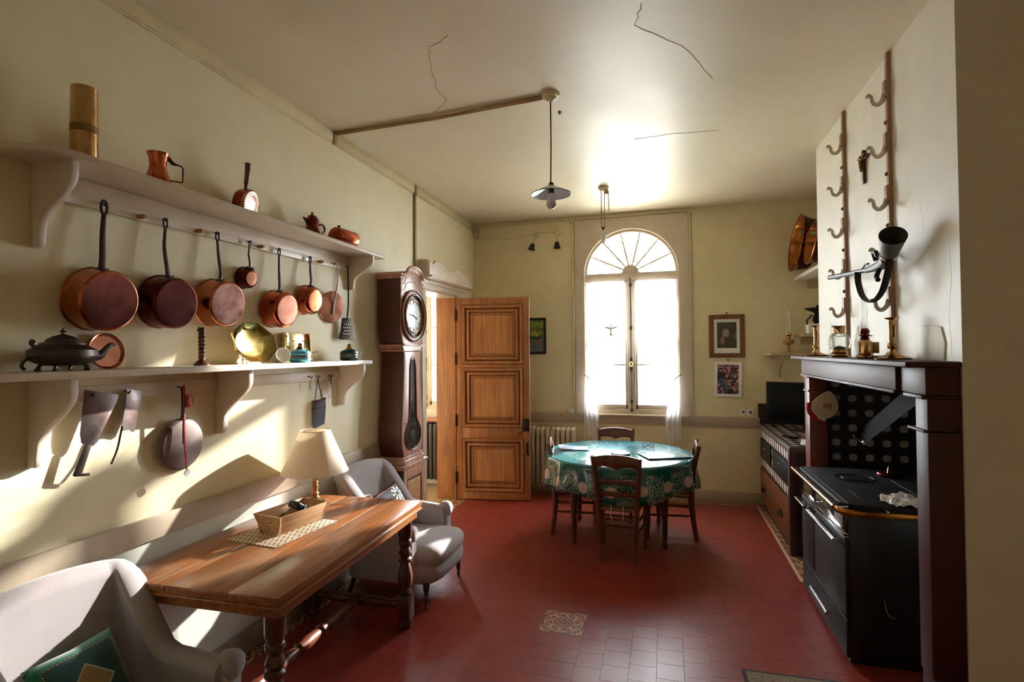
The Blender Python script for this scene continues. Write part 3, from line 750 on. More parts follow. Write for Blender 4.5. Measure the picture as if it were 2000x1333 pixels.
lid = thing('flat_copper_pan', 'flat rosy copper disc pan with a long steel handle across its face', 'pan', (XL + 0.03, 3.307, 2.019), group='copper pans hanging under the upper shelf', rot=(0, math.radians(6), math.radians(-10)))
b = B(); b.lathe([(0, 0), (0.112, 0), (0.115, 0.003), (0.112, 0.006), (0.09, 0.007), (0, 0.010)], (0, 0, 0), 'X', 40, caps=False); b.build('pan_disc', M['pan_bot_pink'], lid)
b = B(); b.tube(smooth_path([(0.012, 0.006, -0.05), (0.016, 0.006, 0.02), (0.03, 0.004, 0.10), (0.03, 0.012, 0.2), (0.012, 0.014, 0.305)], 5), [0.010 - 0.005 * i / 20 for i in range(21)], 8, flat=0.5, up=(0, 1, 0)); b.build('handle', M['steel'], lid)
sk = thing('skimmer', 'long handled dark perforated skimmer hanging rightmost from the rail', 'skimmer', (XL + 0.045, 3.47, 1.80), rot=(0, 0, math.radians(-12)))
b = B(); b.prism([(-0.082, 0.0), (-0.06, -0.012), (0.06, -0.012), (0.082, 0.0), (0.075, 0.05), (0.045, 0.15), (-0.045, 0.15), (-0.06, 0.05)], 'X', 0.0, 0.004, 0.001); b.build('blade', M['dark_iron'], sk)
b = B()
for i in range(4):
    for k in range(4): b.ball((0.005, -0.03 + 0.018 * k + (i % 2) * 0.008, 0.03 + 0.024 * i), 0.005, (0.4, 1, 1), 6)
b.build('perforation', M['chrome'], sk)['kind'] = 'stuff'
b = B(); b.tube(smooth_path([(0.006, 0, 0.14), (0.012, 0.008, 0.24), (0.008, 0.014, 0.40), (0.0, 0.016, 0.525)], 5), 0.0055, 8); b.tube([(0, 0.016 + 0.009 * math.sin(a), 0.53 + 0.012 * math.cos(a)) for a in [2 * PI * k / 10 for k in range(10)]], 0.0025, 6, closed=True); b.build('handle', M['dark_iron'], sk)

# ---------------------------------------------------------------- things on the upper shelf (top at 2.447)
ZU = 2.4475; XS = XL + 0.12
sh = thing('shell_case', 'tall brass cylinder standing at the left end of the upper shelf', 'vase', (XS, 1.553, ZU))
b = B(); b.lathe([(0.049, 0), (0.049, 0.006), (0.045, 0.008), (0.045, 0.012), (0.046, 0.02), (0.044, 0.30), (0.0415, 0.30), (0.0415, 0.02), (0, 0.02)], seg=32, caps=False)
b.build('cylinder', M['brass'], sh)
b = B(); b.lathe([(0.0462, 0.12), (0.0462, 0.15)], seg=32, caps=False); b.build('faded_label', M['brass_dark'], sh)
jg = thing('copper_jug', 'small waisted copper jug with thin wire handle on the upper shelf', 'jug', (XS, 1.872, ZU), math.radians(70))
b = B(); b.lathe([(0.056, 0), (0.056, 0.004), (0.052, 0.03), (0.036, 0.08), (0.033, 0.10), (0.038, 0.14), (0.045, 0.155), (0.0425, 0.155), (0.030, 0.10), (0.048, 0.03), (0.0, 0.006)], seg=28, caps=False); b.build('jug_body', M['copper'], jg)
b = B(); b.prism([(-0.02, 0), (0.02, 0), (0.0, 0.03)], 'X', -0.05, -0.03); 
b = B(); b.tube([(0.04, 0, 0.148), (0.06, 0, 0.128), (0.098, 0, 0.122), (0.104, 0, 0.115), (0.104, 0, 0.052), (0.098, 0, 0.047), (0.052, 0, 0.045)], 0.0035, 6); b.tube([(0.036, 0, 0.15), (0.062, 0, 0.125), (0.085, 0, 0.123)], [0.012, 0.009, 0.003], 6, flat=0.4); b.build('handle', M['copper_dark'], jg)
wp = thing('perforated_pan', 'round copper pan with pierced lid and wooden handle propped on the upper shelf', 'pan', (XL + 0.055, 2.43, ZU + 0.082), rot=(0, math.radians(10), math.radians(12)))
b = B(); b.lathe([(0, 0), (0.075, 0), (0.08, 0.01), (0.08, 0.055), (0.076, 0.062)], (0, 0, 0), 'X', 36, caps=False); b.build('pan_body', M['copper'], wp)
b = B(); b.lathe([(0.082, 0.052), (0.082, 0.06), (0.074, 0.066), (0.068, 0.064), (0.05, 0.067), (0.03, 0.068), (0, 0.068)], (0, 0, 0), 'X', 36, caps=False); b.build('pierced_lid', M['pan_bot_pink'], wp)
b = B()
for rr, nn in ((0.062, 30), (0.034, 16)):
    for k in range(nn):
        a = 2 * PI * k / nn; b.ball((0.0665, rr * math.cos(a), rr * math.sin(a)), 0.0028 if rr > 0.05 else 0.004, (0.5, 1, 1), 6)
b.build('perforation', M['matt_black'], wp)['kind'] = 'stuff'
b = B(); b.lathe([(0.009, 0.075), (0.010, 0.10), (0.014, 0.115), (0.012, 0.13), (0.016, 0.22), (0.0, 0.224)], (0.03, -0.01, 0.0), 'Z', 14, caps=False, M=Matrix.Rotation(math.radians(7), 4, 'X')); b.build('handle', M['walnut'], wp)
cp = thing('copper_coffee_pot', 'small copper pot with domed lid, pointed spout and curled handle', 'pot', (XS - 0.01, 2.985, ZU), math.radians(78))
b = B(); b.lathe([(0.06, 0), (0.062, 0.01), (0.05, 0.035), (0.038, 0.06), (0.036, 0.075), (0.042, 0.105), (0.04, 0.115), (0, 0.115)], seg=28, caps=False); b.build('pot_body', M['copper_dark'], cp)
b = B(); b.lathe([(0.042, 0.114), (0.038, 0.118), (0.03, 0.135), (0.012, 0.146), (0.006, 0.152), (0.009, 0.160), (0.0, 0.168)], seg=24, caps=False); b.build('lid', M['copper_dark'], cp)
b = B(); b.tube([(-0.03, 0, 0.09), (-0.05, 0, 0.105), (-0.075, 0, 0.118)], [0.016, 0.012, 0.003], 8); b.build('spout', M['copper_dark'], cp)
b = B(); b.tube(smooth_path([(0.036, 0, 0.10), (0.05, 0, 0.092), (0.085, 0, 0.098), (0.105, 0, 0.07), (0.09, 0, 0.038), (0.062, 0, 0.028)], 5), 0.006, 8); b.build('handle', M['copper_dark'], cp)
cn = thing('copper_can', 'copper canister lying on its side at the right end of the upper shelf', 'can', (XS, 3.33, ZU + 0.063), math.radians(-8))
b = B(); b.lathe([(0, -0.095), (0.058, -0.095), (0.062, -0.088), (0.062, 0.085), (0.060, 0.092), (0.055, 0.095), (0, 0.095)], (0, 0, 0), 'Y', 32, caps=False); b.build('can_body', M['copper'], cn)
b = B(); b.tube([(0, -0.06, 0.061), (0, -0.06, 0.078), (0, -0.045, 0.078), (0, -0.045, 0.061)], 0.005, 6); b.build('handle', M['copper_dark'], cn)

# ---------------------------------------------------------------- things on the lower shelf (top at 1.637)
ZL = 1.6375
pt = M['pewter'] = metal('dark_pewter', S(92, 86, 86), 0.4, 0.2)
tp = thing('pewter_teapot', 'squat dark pewter teapot with cross finial on its lid', 'teapot', (XL + 0.125, 1.478, ZL), math.radians(84))
b = B(); b.lathe([(0.0, 0.018), (0.06, 0.02), (0.095, 0.035), (0.108, 0.055), (0.104, 0.078), (0.075, 0.096), (0.055, 0.10), (0, 0.10)], seg=32, caps=False); b.build('teapot_body', pt, tp)
b = B(); b.lathe([(0.072, 0.098), (0.07, 0.104), (0.055, 0.108), (0.05, 0.118), (0.03, 0.13), (0.018, 0.134), (0.006, 0.138), (0.005, 0.144), (0.014, 0.147), (0.005, 0.152), (0.004, 0.158), (0.0, 0.162)], seg=28, caps=False)
b.box((-0.003, -0.014, 0.1455), (0.003, 0.014, 0.151), 0.001); b.build('lid', pt, tp)
b = B(); b.tube(smooth_path([(0.09, 0, 0.05), (0.125, 0, 0.055), (0.145, 0, 0.075), (0.165, 0, 0.098), (0.185, 0, 0.099)], 5), [0.02 - 0.014 * i / 20 for i in range(21)], 10); b.build('spout', pt, tp)
b = B(); b.tube(smooth_path([(-0.085, 0, 0.088), (-0.1, 0, 0.098), (-0.094, 0, 0.115)], 4), [0.008, 0.007, 0.006, 0.005, 0.006, 0.008, 0.009, 0.009, 0.006], 8); b.tube(smooth_path([(-0.1, 0, 0.05), (-0.12, 0, 0.04), (-0.128, 0, 0.02), (-0.118, 0, 0.008)], 4), 0.006, 8); b.build('handle_stub', pt, tp)
for k in range(4):
    a = PI / 4 + k * PI / 2; b = B(); b.tube(smooth_path([(0.06 * math.cos(a), 0.06 * math.sin(a), 0.026), (0.075 * math.cos(a), 0.075 * math.sin(a), 0.014), (0.068 * math.cos(a), 0.068 * math.sin(a), 0.005), (0.085 * math.cos(a), 0.085 * math.sin(a), 0.004)], 4), 0.0055, 8); b.build('foot', pt, tp)
pl = thing('copper_plate', 'round copper plate with a small hole leaning behind the teapot spout', 'plate', (XL + 0.03, 1.708, ZL + 0.073), rot=(0, math.radians(-10), 0))
b = B(); b.lathe([(0.008, 0), (0.066, 0.0), (0.074, 0.008), (0.077, 0.008), (0.07, -0.004), (0.008, -0.004), (0.008, 0)], (0, 0, 0), 'X', 36, caps=False); b.build('plate_disc', M['pan_bot_pink'], pl)
b = B(); b.tube([(0.008, 0.0755 * math.cos(a), 0.0755 * math.sin(a)) for a in [2 * PI * k / 36 for k in range(36)]], 0.003, 6, closed=True); b.build('rolled_rim', M['copper'], pl)
rb = thing('ribbed_rod', 'upright dark wooden rod with spiral ribs on a round foot', 'candlestick', (XL + 0.12, 2.112, ZL))
prof = [(0.0, 0), (0.036, 0), (0.037, 0.006), (0.026, 0.018), (0.018, 0.026), (0.014, 0.03)]
for k in range(8): prof += [(0.0135, 0.032 + k * 0.019), (0.016, 0.04 + k * 0.019), (0.016, 0.046 + k * 0.019), (0.0125, 0.05 + k * 0.019)]
b = B(); b.lathe(prof + [(0.014, 0.186), (0.0, 0.19)], seg=18, caps=False); b.build('rod', M['walnut'], rb)
b = B(); b.tube([(0, -0.008, 0.186), (0, -0.02, 0.187), (0, -0.024, 0.178), (0, -0.024, 0.165)], 0.0022, 6); b.build('wire_hook', M['dark_iron'], rb)
ds = thing('brass_dish', 'large oval eight sided brass dish leaning against the wall', 'dish', (XL + 0.06, 2.50, ZL + 0.112), rot=(0, math.radians(-14), math.radians(4)))
b = B(); rings = []
for sc_, xo in ((1.0, 0.0), (0.985, -0.004), (0.66, -0.03), (0.60, -0.032)):
    ring = []
    for k in range(8):
        for q in range(4):
            a0 = PI / 8 + k * PI / 4; a1 = a0 + PI / 4; u = q / 4
            y = ((1 - u) * math.cos(a0) + u * math.cos(a1)); z = ((1 - u) * math.sin(a0) + u * math.sin(a1))
            if sc_ < 0.7: l = math.hypot(y, z); y, z = y / l, z / l
            ring.append(b.bm.verts.new((xo + 0.032, y * 0.19 * sc_, z * 0.122 * sc_)))
    rings.append(ring)
for r0, r1 in zip(rings, rings[1:]):
    for k in range(32): b.bm.faces.new((r0[k], r0[(k + 1) % 32], r1[(k + 1) % 32], r1[k]))
b.bm.faces.new(rings[-1]); bmesh.ops.solidify(b.bm, geom=list(b.bm.faces), thickness=0.003); b.build('dish_body', metal('pale_brass', S(186, 168, 106), 0.12, 0.1), ds, 25)
wd = thing('white_saucer', 'small white saucer leaning beside the turquoise camping stove', 'saucer', (XL + 0.14, 2.668, ZL + 0.046), rot=(0, math.radians(-14), math.radians(-25)))
b = B(); b.lathe([(0, 0.0), (0.022, 0.0), (0.044, 0.008), (0.046, 0.006), (0.024, -0.006), (0.022, -0.01), (0, -0.008)], (0, 0, 0), 'X', 28, caps=False); b.build('saucer_disc', M['white'], wd)
bx = thing('brass_tray', 'square brass tray with a folded edge standing behind the turquoise stove', 'tray', (XL + 0.035, 2.93, ZL), rot=(0, math.radians(-6), 0))
b = B(); b.box((0, -0.13, 0), (0.004, 0.125, 0.185), 0.001); b.box((0, -0.135, 0), (0.03, -0.13, 0.185), 0.001); b.box((0, 0.122, 0), (0.022, 0.126, 0.185), 0.001); b.box((0.028, -0.135, 0.10), (0.03, -0.09, 0.185), 0.001); b.build('tray_sheet', metal('light_brass_sheet', S(200, 180, 128), 0.2), bx)
b = B(); b.cyl((0.0295, -0.112, 0.16), (0.0315, -0.112, 0.16), 0.006, seg=10); b.build('rivet_hole', M['matt_black'], bx)
def primus(name, label, y, x, mb, zs=1.0, arms=True):
    r = thing(name, label, 'camping stove', (x, y, ZL), math.radians(75))
    b = B(); b.lathe([(0, 0), (0.05, 0.0), (0.062, 0.008), (0.066, 0.018), (0.062, 0.026)], seg=32, caps=False); b.build('tank_base', mb, r)
    b = B(); b.lathe([(0.061, 0.025), (0.0625, 0.03), (0.0625, 0.042), (0.061, 0.046)], seg=32, caps=False); b.build('tank_band', M['zinc'], r)
    b = B(); b.lathe([(0.061, 0.045), (0.066, 0.052), (0.060, 0.066), (0.035, 0.078), (0, 0.082)], seg=32, caps=False); b.build('tank_top', mb, r)
    b = B(); b.lathe([(0.024, 0.076), (0.02, 0.09), (0.012, 0.098), (0.014, 0.112), (0.006, 0.118), (0, 0.12)], seg=18, caps=False); b.build('burner', M['brass_dark'], r)
    b = B(); b.cyl((0.055, 0, 0.05), (0.135, 0, 0.064), 0.006, 0.005, 8); b.lathe([(0.009, 0), (0.009, 0.012)], seg=10, M=Matrix.Translation((0.055, 0, 0.05)) @ Matrix.Rotation(PI / 2, 4, 'Y')); b.build('pump', M['chrome'], r)
    if arms:
        for k in range(3):
            a = 0.5 + 2 * PI * k / 3; c, s = math.cos(a), math.sin(a); b = B()
            b.tube([(0.067 * c, 0.067 * s, 0.012), (0.068 * c, 0.068 * s, 0.06), (0.06 * c, 0.06 * s, 0.085), (0.062 * c, 0.062 * s, 0.122), (0.054 * c, 0.054 * s, 0.132), (0.03 * c, 0.03 * s, 0.13)], 0.003, 6); b.build('support_arm', M['chrome'], r)
    return r
primus('camping_stove', 'turquoise tin camping stove with wire arms on the lower shelf', 2.81, XL + 0.15, plain('turquoise_tin', S(76, 168, 190), 0.35, 0.3))
dark = plain('dark_green_tin', S(36, 62, 62), 0.35, 0.3)
primus('camping_stove', 'dark green camping stove at the right end of the lower shelf', 3.375, XL + 0.13, dark, arms=False)

# ---------------------------------------------------------------- things hanging from the lower rail
pe = thing('iron_peel', 'wide flat iron scraper hanging upside down with hooked handle end', 'scraper', (XL + 0.036, 1.66, 1.535), rot=(0, 0, math.radians(-4)))
b = B(); b.prism([(-0.04, 0.02), (0.095, -0.012), (0.09, -0.035), (0.012, -0.20), (-0.005, -0.215), (-0.03, -0.212), (-0.05, -0.195), (-0.055, -0.16)], 'X', 0.0, 0.003, 0.0008); b.build('blade', M['steel'], pe)
b = B(); b.prism([(-0.038, -0.205), (-0.012, -0.205), (-0.048, -0.318), (-0.020, -0.322), (-0.020, -0.334), (-0.075, -0.326), (-0.082, -0.32)], 'X', 0.0005, 0.0065, 0.001); b.build('handle', M['dark_iron'], pe)
pe = thing('iron_peel', 'narrow iron chopper blade with thin handle turned edge on', 'scraper', (XL + 0.036, 1.80, 1.54), rot=(0, 0, math.radians(14)))
b = B(); b.prism([(-0.008, 0.008), (0.09, -0.012), (0.085, -0.05), (0.042, -0.185), (0.03, -0.19), (0.01, -0.175), (-0.025, -0.175), (-0.035, -0.155), (-0.012, -0.06)], 'X', 0.0, 0.003, 0.0008); b.build('blade', M['steel'], pe)
b = B(); b.tube(smooth_path([(0.002, -0.03, -0.155), (0.003, -0.042, -0.19), (0.003, -0.06, -0.25), (0.003, -0.092, -0.305)], 4), 0.005, 6, flat=0.7); b.build('handle', M['dark_iron'], pe)
sk = thing('crepe_pan', 'flat round iron pancake pan hanging bottom outwards', 'pan', (XL + 0.016, 2.085, 1.252), rot=(0, math.radians(3), 0))
b = B(); b.lathe([(0.128, 0), (0.13, 0.004), (0.118, 0.02), (0.11, 0.023), (0, 0.025)], (0, 0, 0), 'X', 44, caps=False); b.build('pan_disc', plain('brown_grey_iron', S(116, 100, 96), 0.45, 0.7, 0.2), sk)
b = B(); b.tube(smooth_path([(0.012, -0.008, 0.12), (0.02, -0.012, 0.16), (0.022, -0.018, 0.25), (0.015, -0.02, 0.285)], 4), 0.008, 8, flat=0.5, up=(0, 1, 0)); b.build('handle', M['dark_iron'], sk)
red = plain('red_plastic', S(178, 40, 20), 0.4)
br = thing('red_brush', 'red stick with a tuft of bristles hanging in front of the pancake pan', 'brush', (XL + 0.066, 2.062, 1.30))
b = B(); b.tube([(0.0, 0.0, 0.245), (0.0, 0.001, 0.10), (0.0, 0.006, -0.06), (0.004, 0.012, -0.165)], [0.007, 0.0055, 0.0055, 0.0045], 8, flat=0.6, up=(0, 1, 0)); b.build('stick', red, br)
b = B(); b.tube([(0.0, 0.0, 0.22), (0.0, -0.004, 0.05), (-0.002, -0.002, -0.04)], 0.004, 8); b.build('dark_rod', M['walnut'], br)
b = B(); b.box((-0.012, 0.006, 0.135), (0.014, 0.03, 0.195), 0.004); b.build('brush_head', red, br)
b = B()
for i in range(60):
    y0 = 0.028; zz = random.uniform(0.138, 0.195); xx = random.uniform(-0.012, 0.014); b.cyl((xx, y0, zz), (xx + random.uniform(-0.006, 0.006), y0 + random.uniform(0.022, 0.032), zz + random.uniform(-0.01, 0.006)), 0.0013, 0.0008, 4)
b.build('bristles', plain('pinkish_bristles', S(214, 150, 140), 0.7), br)['kind'] = 'stuff'
b = B(); b.lathe([(0, 0), (0.017, 0), (0.017, 0.004), (0, 0.004)], (0.004, 0.013, -0.182), 'X', 20, caps=False); b.build('round_tag', M['white'], br)
po = thing('denim_pouch', 'quilted blue grey fabric pouch with red piping hanging on a cord', 'pouch', (XL + 0.03, 3.16, 1.29), rot=(0, 0, math.radians(-5)))
den = plain('blue_grey_denim', S(84, 88, 104), 0.9, var=0.2, nscale=60, bump=0.3, bscale=200)
def pf(u, v):
    a = 2 * PI * u; x = 0.016 * math.sin(a) * (1 - abs(2 * v - 1) ** 6); y = 0.058 * math.copysign(abs(math.cos(a)) ** 0.5, math.cos(a)) * (1 - 0.03 * math.sin(v * 9)); return (x, y + 0.01 * v, -0.10 + 0.185 * v + 0.012 * y / 0.058)
b = B(); b.grid(pf, 20, 12, closed_u=True); b.build('pouch_bag', den, po, 180)
for z in (0.03, 0.078):
    b = B(); b.tube([(0.0165 * math.sin(a), 0.0595 * math.copysign(abs(math.cos(a)) ** 0.5, math.cos(a)) + 0.006, z - 0.0 + 0.012 * math.cos(a)) for a in [2 * PI * k / 20 for k in range(20)]], 0.003, 6, closed=True); b.build('red_piping', plain('dark_red_piping', S(130, 34, 52), 0.8), po)
b = B(); b.tube([(0, -0.035, 0.085), (0, -0.012, 0.2), (0, -0.008, 0.235), (0, 0.0, 0.2), (0, 0.03, 0.095)], 0.0028, 6); b.build('cord', M['matt_black'], po)
ts = thing('card_tag', 'narrow white card strip on a key ring near the clock', 'tag', (XL + 0.03, 3.287, 1.44))
b = B(); b.box((0, -0.018, -0.105), (0.002, 0.014, 0.07), 0.0005); b.build('card', M['paper'], ts)
b = B(); b.box((0.002, -0.01, -0.06), (0.0026, 0.008, -0.045)); b.build('red_mark', red, ts)
b = B(); b.tube([(0.002, 0.014 * math.cos(a), 0.075 + 0.016 * math.sin(a)) for a in [2 * PI * k / 14 for k in range(14)]], 0.0018, 5, closed=True); b.cyl((0.004, 0.008, 0.07), (0.004, 0.01, 0.03), 0.003, seg=6); b.build('key_ring', M['dark_iron'], ts)
kg = thing('green_keyring', 'tiny green tag on a ring hanging left of the denim pouch', 'keyring', (XL + 0.032, 3.065, 1.488))
b = B(); b.box((0, -0.006, -0.035), (0.003, 0.007, 0.0), 0.001); b.build('tag', plain('green_plastic', S(60, 130, 78), 0.4), kg)
b = B(); b.tube([(0.001, 0.008 * math.cos(a), 0.012 + 0.012 * math.sin(a)) for a in [2 * PI * k / 12 for k in range(12)]], 0.0012, 5, closed=True); b.build('ring', M['chrome'], kg)
# ---------------------------------------------------------------- tall pendulum clock
CK = thing('longcase_clock', 'tall reddish wooden pendulum clock with waisted pear shaped case', 'clock', (XL + 0.024, 4.17, 0))
cw, cf = M['clock_wood'], M['clock_front']
def yz(hw): return [(y, z) for y, z in hw] + [(-y, z) for y, z in reversed(hw)]
b = B(); b.box((0, -0.20, 0.0), (0.225, 0.20, 0.055), 0.004); b.box((0, -0.19, 0.055), (0.215, 0.19, 0.72), 0.004); b.build('base', cw, CK)
b = B()
for y0, y1, z0, z1 in ((-0.19, -0.14, 0.06, 0.72), (0.14, 0.19, 0.06, 0.72), (-0.14, 0.14, 0.64, 0.72), (-0.14, 0.14, 0.06, 0.13)): b.box((0.213, y0, z0), (0.226, y1, z1), 0.003)
b.build('base_frame', cf, CK)
b = B(); b.box((0.214, -0.12, 0.15), (0.221, 0.12, 0.62), 0.004); b.build('base_panel', plain('burr_wood_panel', S(178, 136, 96), 0.35, var=0.25, nscale=22), CK)
b = B(); b.box((0, -0.225, 0.745), (0.25, 0.225, 0.762), 0.004); b.box((0, -0.205, 0.72), (0.235, 0.205, 0.745), 0.004); b.box((0, -0.195, 0.762), (0.225, 0.195, 0.80), 0.008); b.box((0, -0.182, 0.80), (0.212, 0.182, 0.825), 0.004); b.build('base_moulding', cf, CK)
trunk = [(0.170, 0.825), (0.176, 0.86), (0.196, 0.91), (0.206, 0.97), (0.205, 1.05), (0.192, 1.18), (0.176, 1.34), (0.163, 1.50), (0.155, 1.62), (0.152, 1.70)]
b = B(); b.prism(yz(trunk), 'X', 0.0, 0.200, 0.004); b.build('trunk', cw, CK)
b = B(); b.prism(yz([(y - 0.012, z + (0.006 if z < 0.9 else -0.006)) for y, z in trunk]), 'X', 0.198, 0.208, 0.003)
td = b.build('trunk_door', cf, CK)
lens = [(0.0, 0.862)] + [(0.138 * math.sin(a), 0.985 - 0.123 * math.cos(a)) for a in [PI * k / 12 for k in range(1, 9)]] + [(0.078, 1.105), (0.064, 1.14), (0.056, 1.35), (0.050, 1.56), (0.042, 1.585), (0.036, 1.60), (0.036, 1.62), (0.018, 1.63), (0.0, 1.632)]
full = lens + [(-y, z) for y, z in reversed(lens[1:-1])]
b = B(); b.tube([(0.211, y, z) for y, z in full], 0.0075, 8, closed=True); b.tube([(0.209, y * 1.16, 1.0 + (z - 1.0) * 1.03) for y, z in full], 0.004, 6, closed=True); b.build('lens_moulding', M['clock_wood'], td)
t = NT('dark_clock_glass'); t.set(S(26, 32, 36), 0.08, 0.0, Coat_Weight=1.0, Coat_Roughness=0.02); M['dark_glass'] = t.m
b = B(); b.prism(full, 'X', 0.207, 0.2095); b.build('lens_glass', M['dark_glass'], td, 0)
b = B(); b.lathe([(0, 0.0), (0.05, 0.0), (0.052, 0.002), (0.0, 0.004)], (0.2096, 0, 0.985), 'X', 28, caps=False); b.build('pendulum_bob', metal('dim_pendulum_brass', S(70, 66, 56), 0.3), td)
b = B(); b.cyl((0.208, -0.15, 1.10), (0.214, -0.15, 1.10), 0.006, seg=8); b.build('keyhole', M['iron_black'], td)
# neck and hood
b = B(); b.box((0, -0.178, 1.70), (0.215, 0.178, 1.712), 0.003); b.box((0, -0.205, 1.745), (0.24, 0.205, 1.758), 0.004); b.prism(yz([(0.16, 1.712), (0.17, 1.735), (0.185, 1.745)]), 'X', 0, 0.21); b.build('neck_moulding', cf, CK)
hood = [(0.18, 1.758), (0.192, 1.80), (0.212, 1.87), (0.215, 1.95), (0.215, 2.30)]
archtop = [(0.215, 2.30), (0.17, 2.303), (0.14, 2.315)] + [(0.14 * math.cos(a), 2.318 + 0.07 * math.sin(a)) for a in [PI * k / 16 for k in range(1, 8)]] + [(0.0, 2.388)]
outl = hood + archtop[1:]
b = B(); b.prism(yz(outl[:-1] + [outl[-1]]), 'X', 0.0, 0.205, 0.003); b.build('hood', cw, CK)
b = B(); b.prism(yz([(max(0, y - 0.004), z - 0.002) for y, z in outl]), 'X', 0.204, 0.214, 0.002); b.build('hood_front', cf, CK)
def arch_line(dz, x, r, sp=1.0):
    pts = [(0.212, 2.30 + dz)] + [(0.165, 2.302 + dz)] + [(0.14 * math.cos(a) * sp, 2.318 + dz + 0.07 * math.sin(a)) for a in [PI * k / 18 for k in range(1, 18)]] + [(-0.165, 2.302 + dz), (-0.212, 2.30 + dz)]
    return [(x, y, z) for y, z in pts]
b = B()
for dz, x, r in ((-0.045, 0.214, 0.004), (-0.095, 0.214, 0.004)): b.tube(arch_line(dz, x, r), r, 6)
b.build('arch_moulding', cw, CK)
b = B()
for dz, x, r in ((0.004, 0.212, 0.012), (0.018, 0.222, 0.010), (0.032, 0.234, 0.012)): b.tube([(xx, y * (1 + (x - 0.205) * 1.5), z) for xx, y, z in arch_line(dz, x, r)], r, 8)
for s in (-1, 1):
    y0, y1 = sorted((s * 0.212, s * 0.238)); b.box((0, y0, 2.30), (0.225, y1, 2.322), 0.004); y0, y1 = sorted((s * 0.212, s * 0.248)); b.box((0, y0, 2.322), (0.24, y1, 2.342), 0.004)
b.box((0, -0.245, 2.342), (0.20, 0.245, 2.35), 0.002)
b.build('cornice', cf, CK)
b = B(); b.lathe([(0.178, 0.0), (0.215, 0.0), (0.226, 0.008), (0.226, 0.02), (0.214, 0.026), (0.206, 0.018), (0.19, 0.018), (0.184, 0.03), (0.176, 0.03), (0.17, 0.012), (0.17, 0.0)], (0.212, 0, 2.0), 'X', 48, caps=False); bz = b.build('bezel', M['clock_wood'], CK)
b = B(); b.tube([(0.236, 0.219 * math.cos(a), 2.0 + 0.219 * math.sin(a)) for a in [2 * PI * k / 48 for k in range(48)]], 0.0065, 8, closed=True); b.tube([(0.241, 0.18 * math.cos(a), 2.0 + 0.18 * math.sin(a)) for a in [2 * PI * k / 48 for k in range(48)]], 0.005, 8, closed=True); b.build('bezel_ring', cf, bz)
b = B(); b.lathe([(0, 0), (0.178, 0), (0.178, 0.003), (0, 0.003)], (0.213, 0, 2.0), 'X', 40, caps=False); b.build('dial_surround', plain('grey_dial_surround', S(120, 112, 108), 0.4), CK)
b = B(); b.tube([(0.222, 0.142 * math.cos(a), 2.0 + 0.142 * math.sin(a)) for a in [2 * PI * k / 48 for k in range(48)]], 0.006, 8, closed=True); b.build('dial_ring', M['brass'], CK)
b = B(); b.lathe([(0.0, 0), (0.138, 0), (0.138, 0.002), (0.07, 0.007), (0, 0.009)], (0.217, 0, 2.0), 'X', 40, caps=False); dl = b.build('dial', plain('white_enamel_dial', S(206, 214, 220), 0.2, var=0.03), CK)
num = ['XII', 'I', 'II', 'III', 'IIII', 'V', 'VI', 'VII', 'VIII', 'IX', 'X', 'XI']
M['ink'] = plain('black_ink', S(24, 24, 30), 0.6)
def numeral(s, w=0.0055, h=0.026):
    """roman numeral strokes in a local (u right, v up) frame centred on 0"""
    adv = {'I': 0.006, 'V': 0.013, 'X': 0.013}; tot = sum(adv[c] for c in s); x = -tot / 2; out = []
    for c in s:
        a = adv[c]; m = x + a / 2
        if c == 'I': out.append(((m, -h / 2), (m, h / 2)))
        elif c == 'V': out += [((x + 0.002, h / 2), (m, -h / 2)), ((m, -h / 2), (x + a - 0.002, h / 2))]
        else: out += [((x + 0.002, h / 2), (x + a - 0.002, -h / 2)), ((x + 0.002, -h / 2), (x + a - 0.002, h / 2))]
        x += a
    return out
for k, s in enumerate(num):
    a = 2 * PI * k / 12; b = B()
    for (u0, v0), (u1, v1) in numeral(s):
        P = []
        for u, v in ((u0, v0), (u1, v1)):
            rr = 0.113 + v; P.append((0.2205, rr * math.sin(a) + u * math.cos(a), 2.0 + rr * math.cos(a) - u * math.sin(a)))
        b.cyl(P[0], P[1], 0.0016, seg=4)
    b.build('numeral', M['ink'], dl)
def hand(name, ang, L, w):
    a = math.radians(ang); b = B(); P = [(0.229, 0.02 * -math.sin(a), 2.0 - 0.02 * math.cos(a)), (0.229, L * 0.6 * math.sin(a), 2.0 + L * 0.6 * math.cos(a)), (0.229, L * math.sin(a), 2.0 + L * math.cos(a))]
    b.tube(P, [w * 0.7, w, w * 0.3], 6); b.build(name, M['ink'], dl)
hand('hour_hand', 112, 0.068, 0.004); hand('minute_hand', 278, 0.105, 0.0028)
b = B(); b.cyl((0.226, 0, 2.0), (0.233, 0, 2.0), 0.007, seg=12); b.build('hand_boss', M['brass'], dl)
for y in (-0.035, 0.035):
    b = B(); b.cyl((0.221, y, 1.975), (0.2255, y, 1.975), 0.006, seg=10); b.build('winding_hole', M['brass_dark'], dl)
b = B()
for z0, z1, y in ((0.95, 1.62, -1), (1.82, 2.25, -1)):
    pass
b.bm.free()
b = B(); b.box((0.02, -0.2065, 1.0), (0.18, -0.203, 1.006)); b.bm.free()

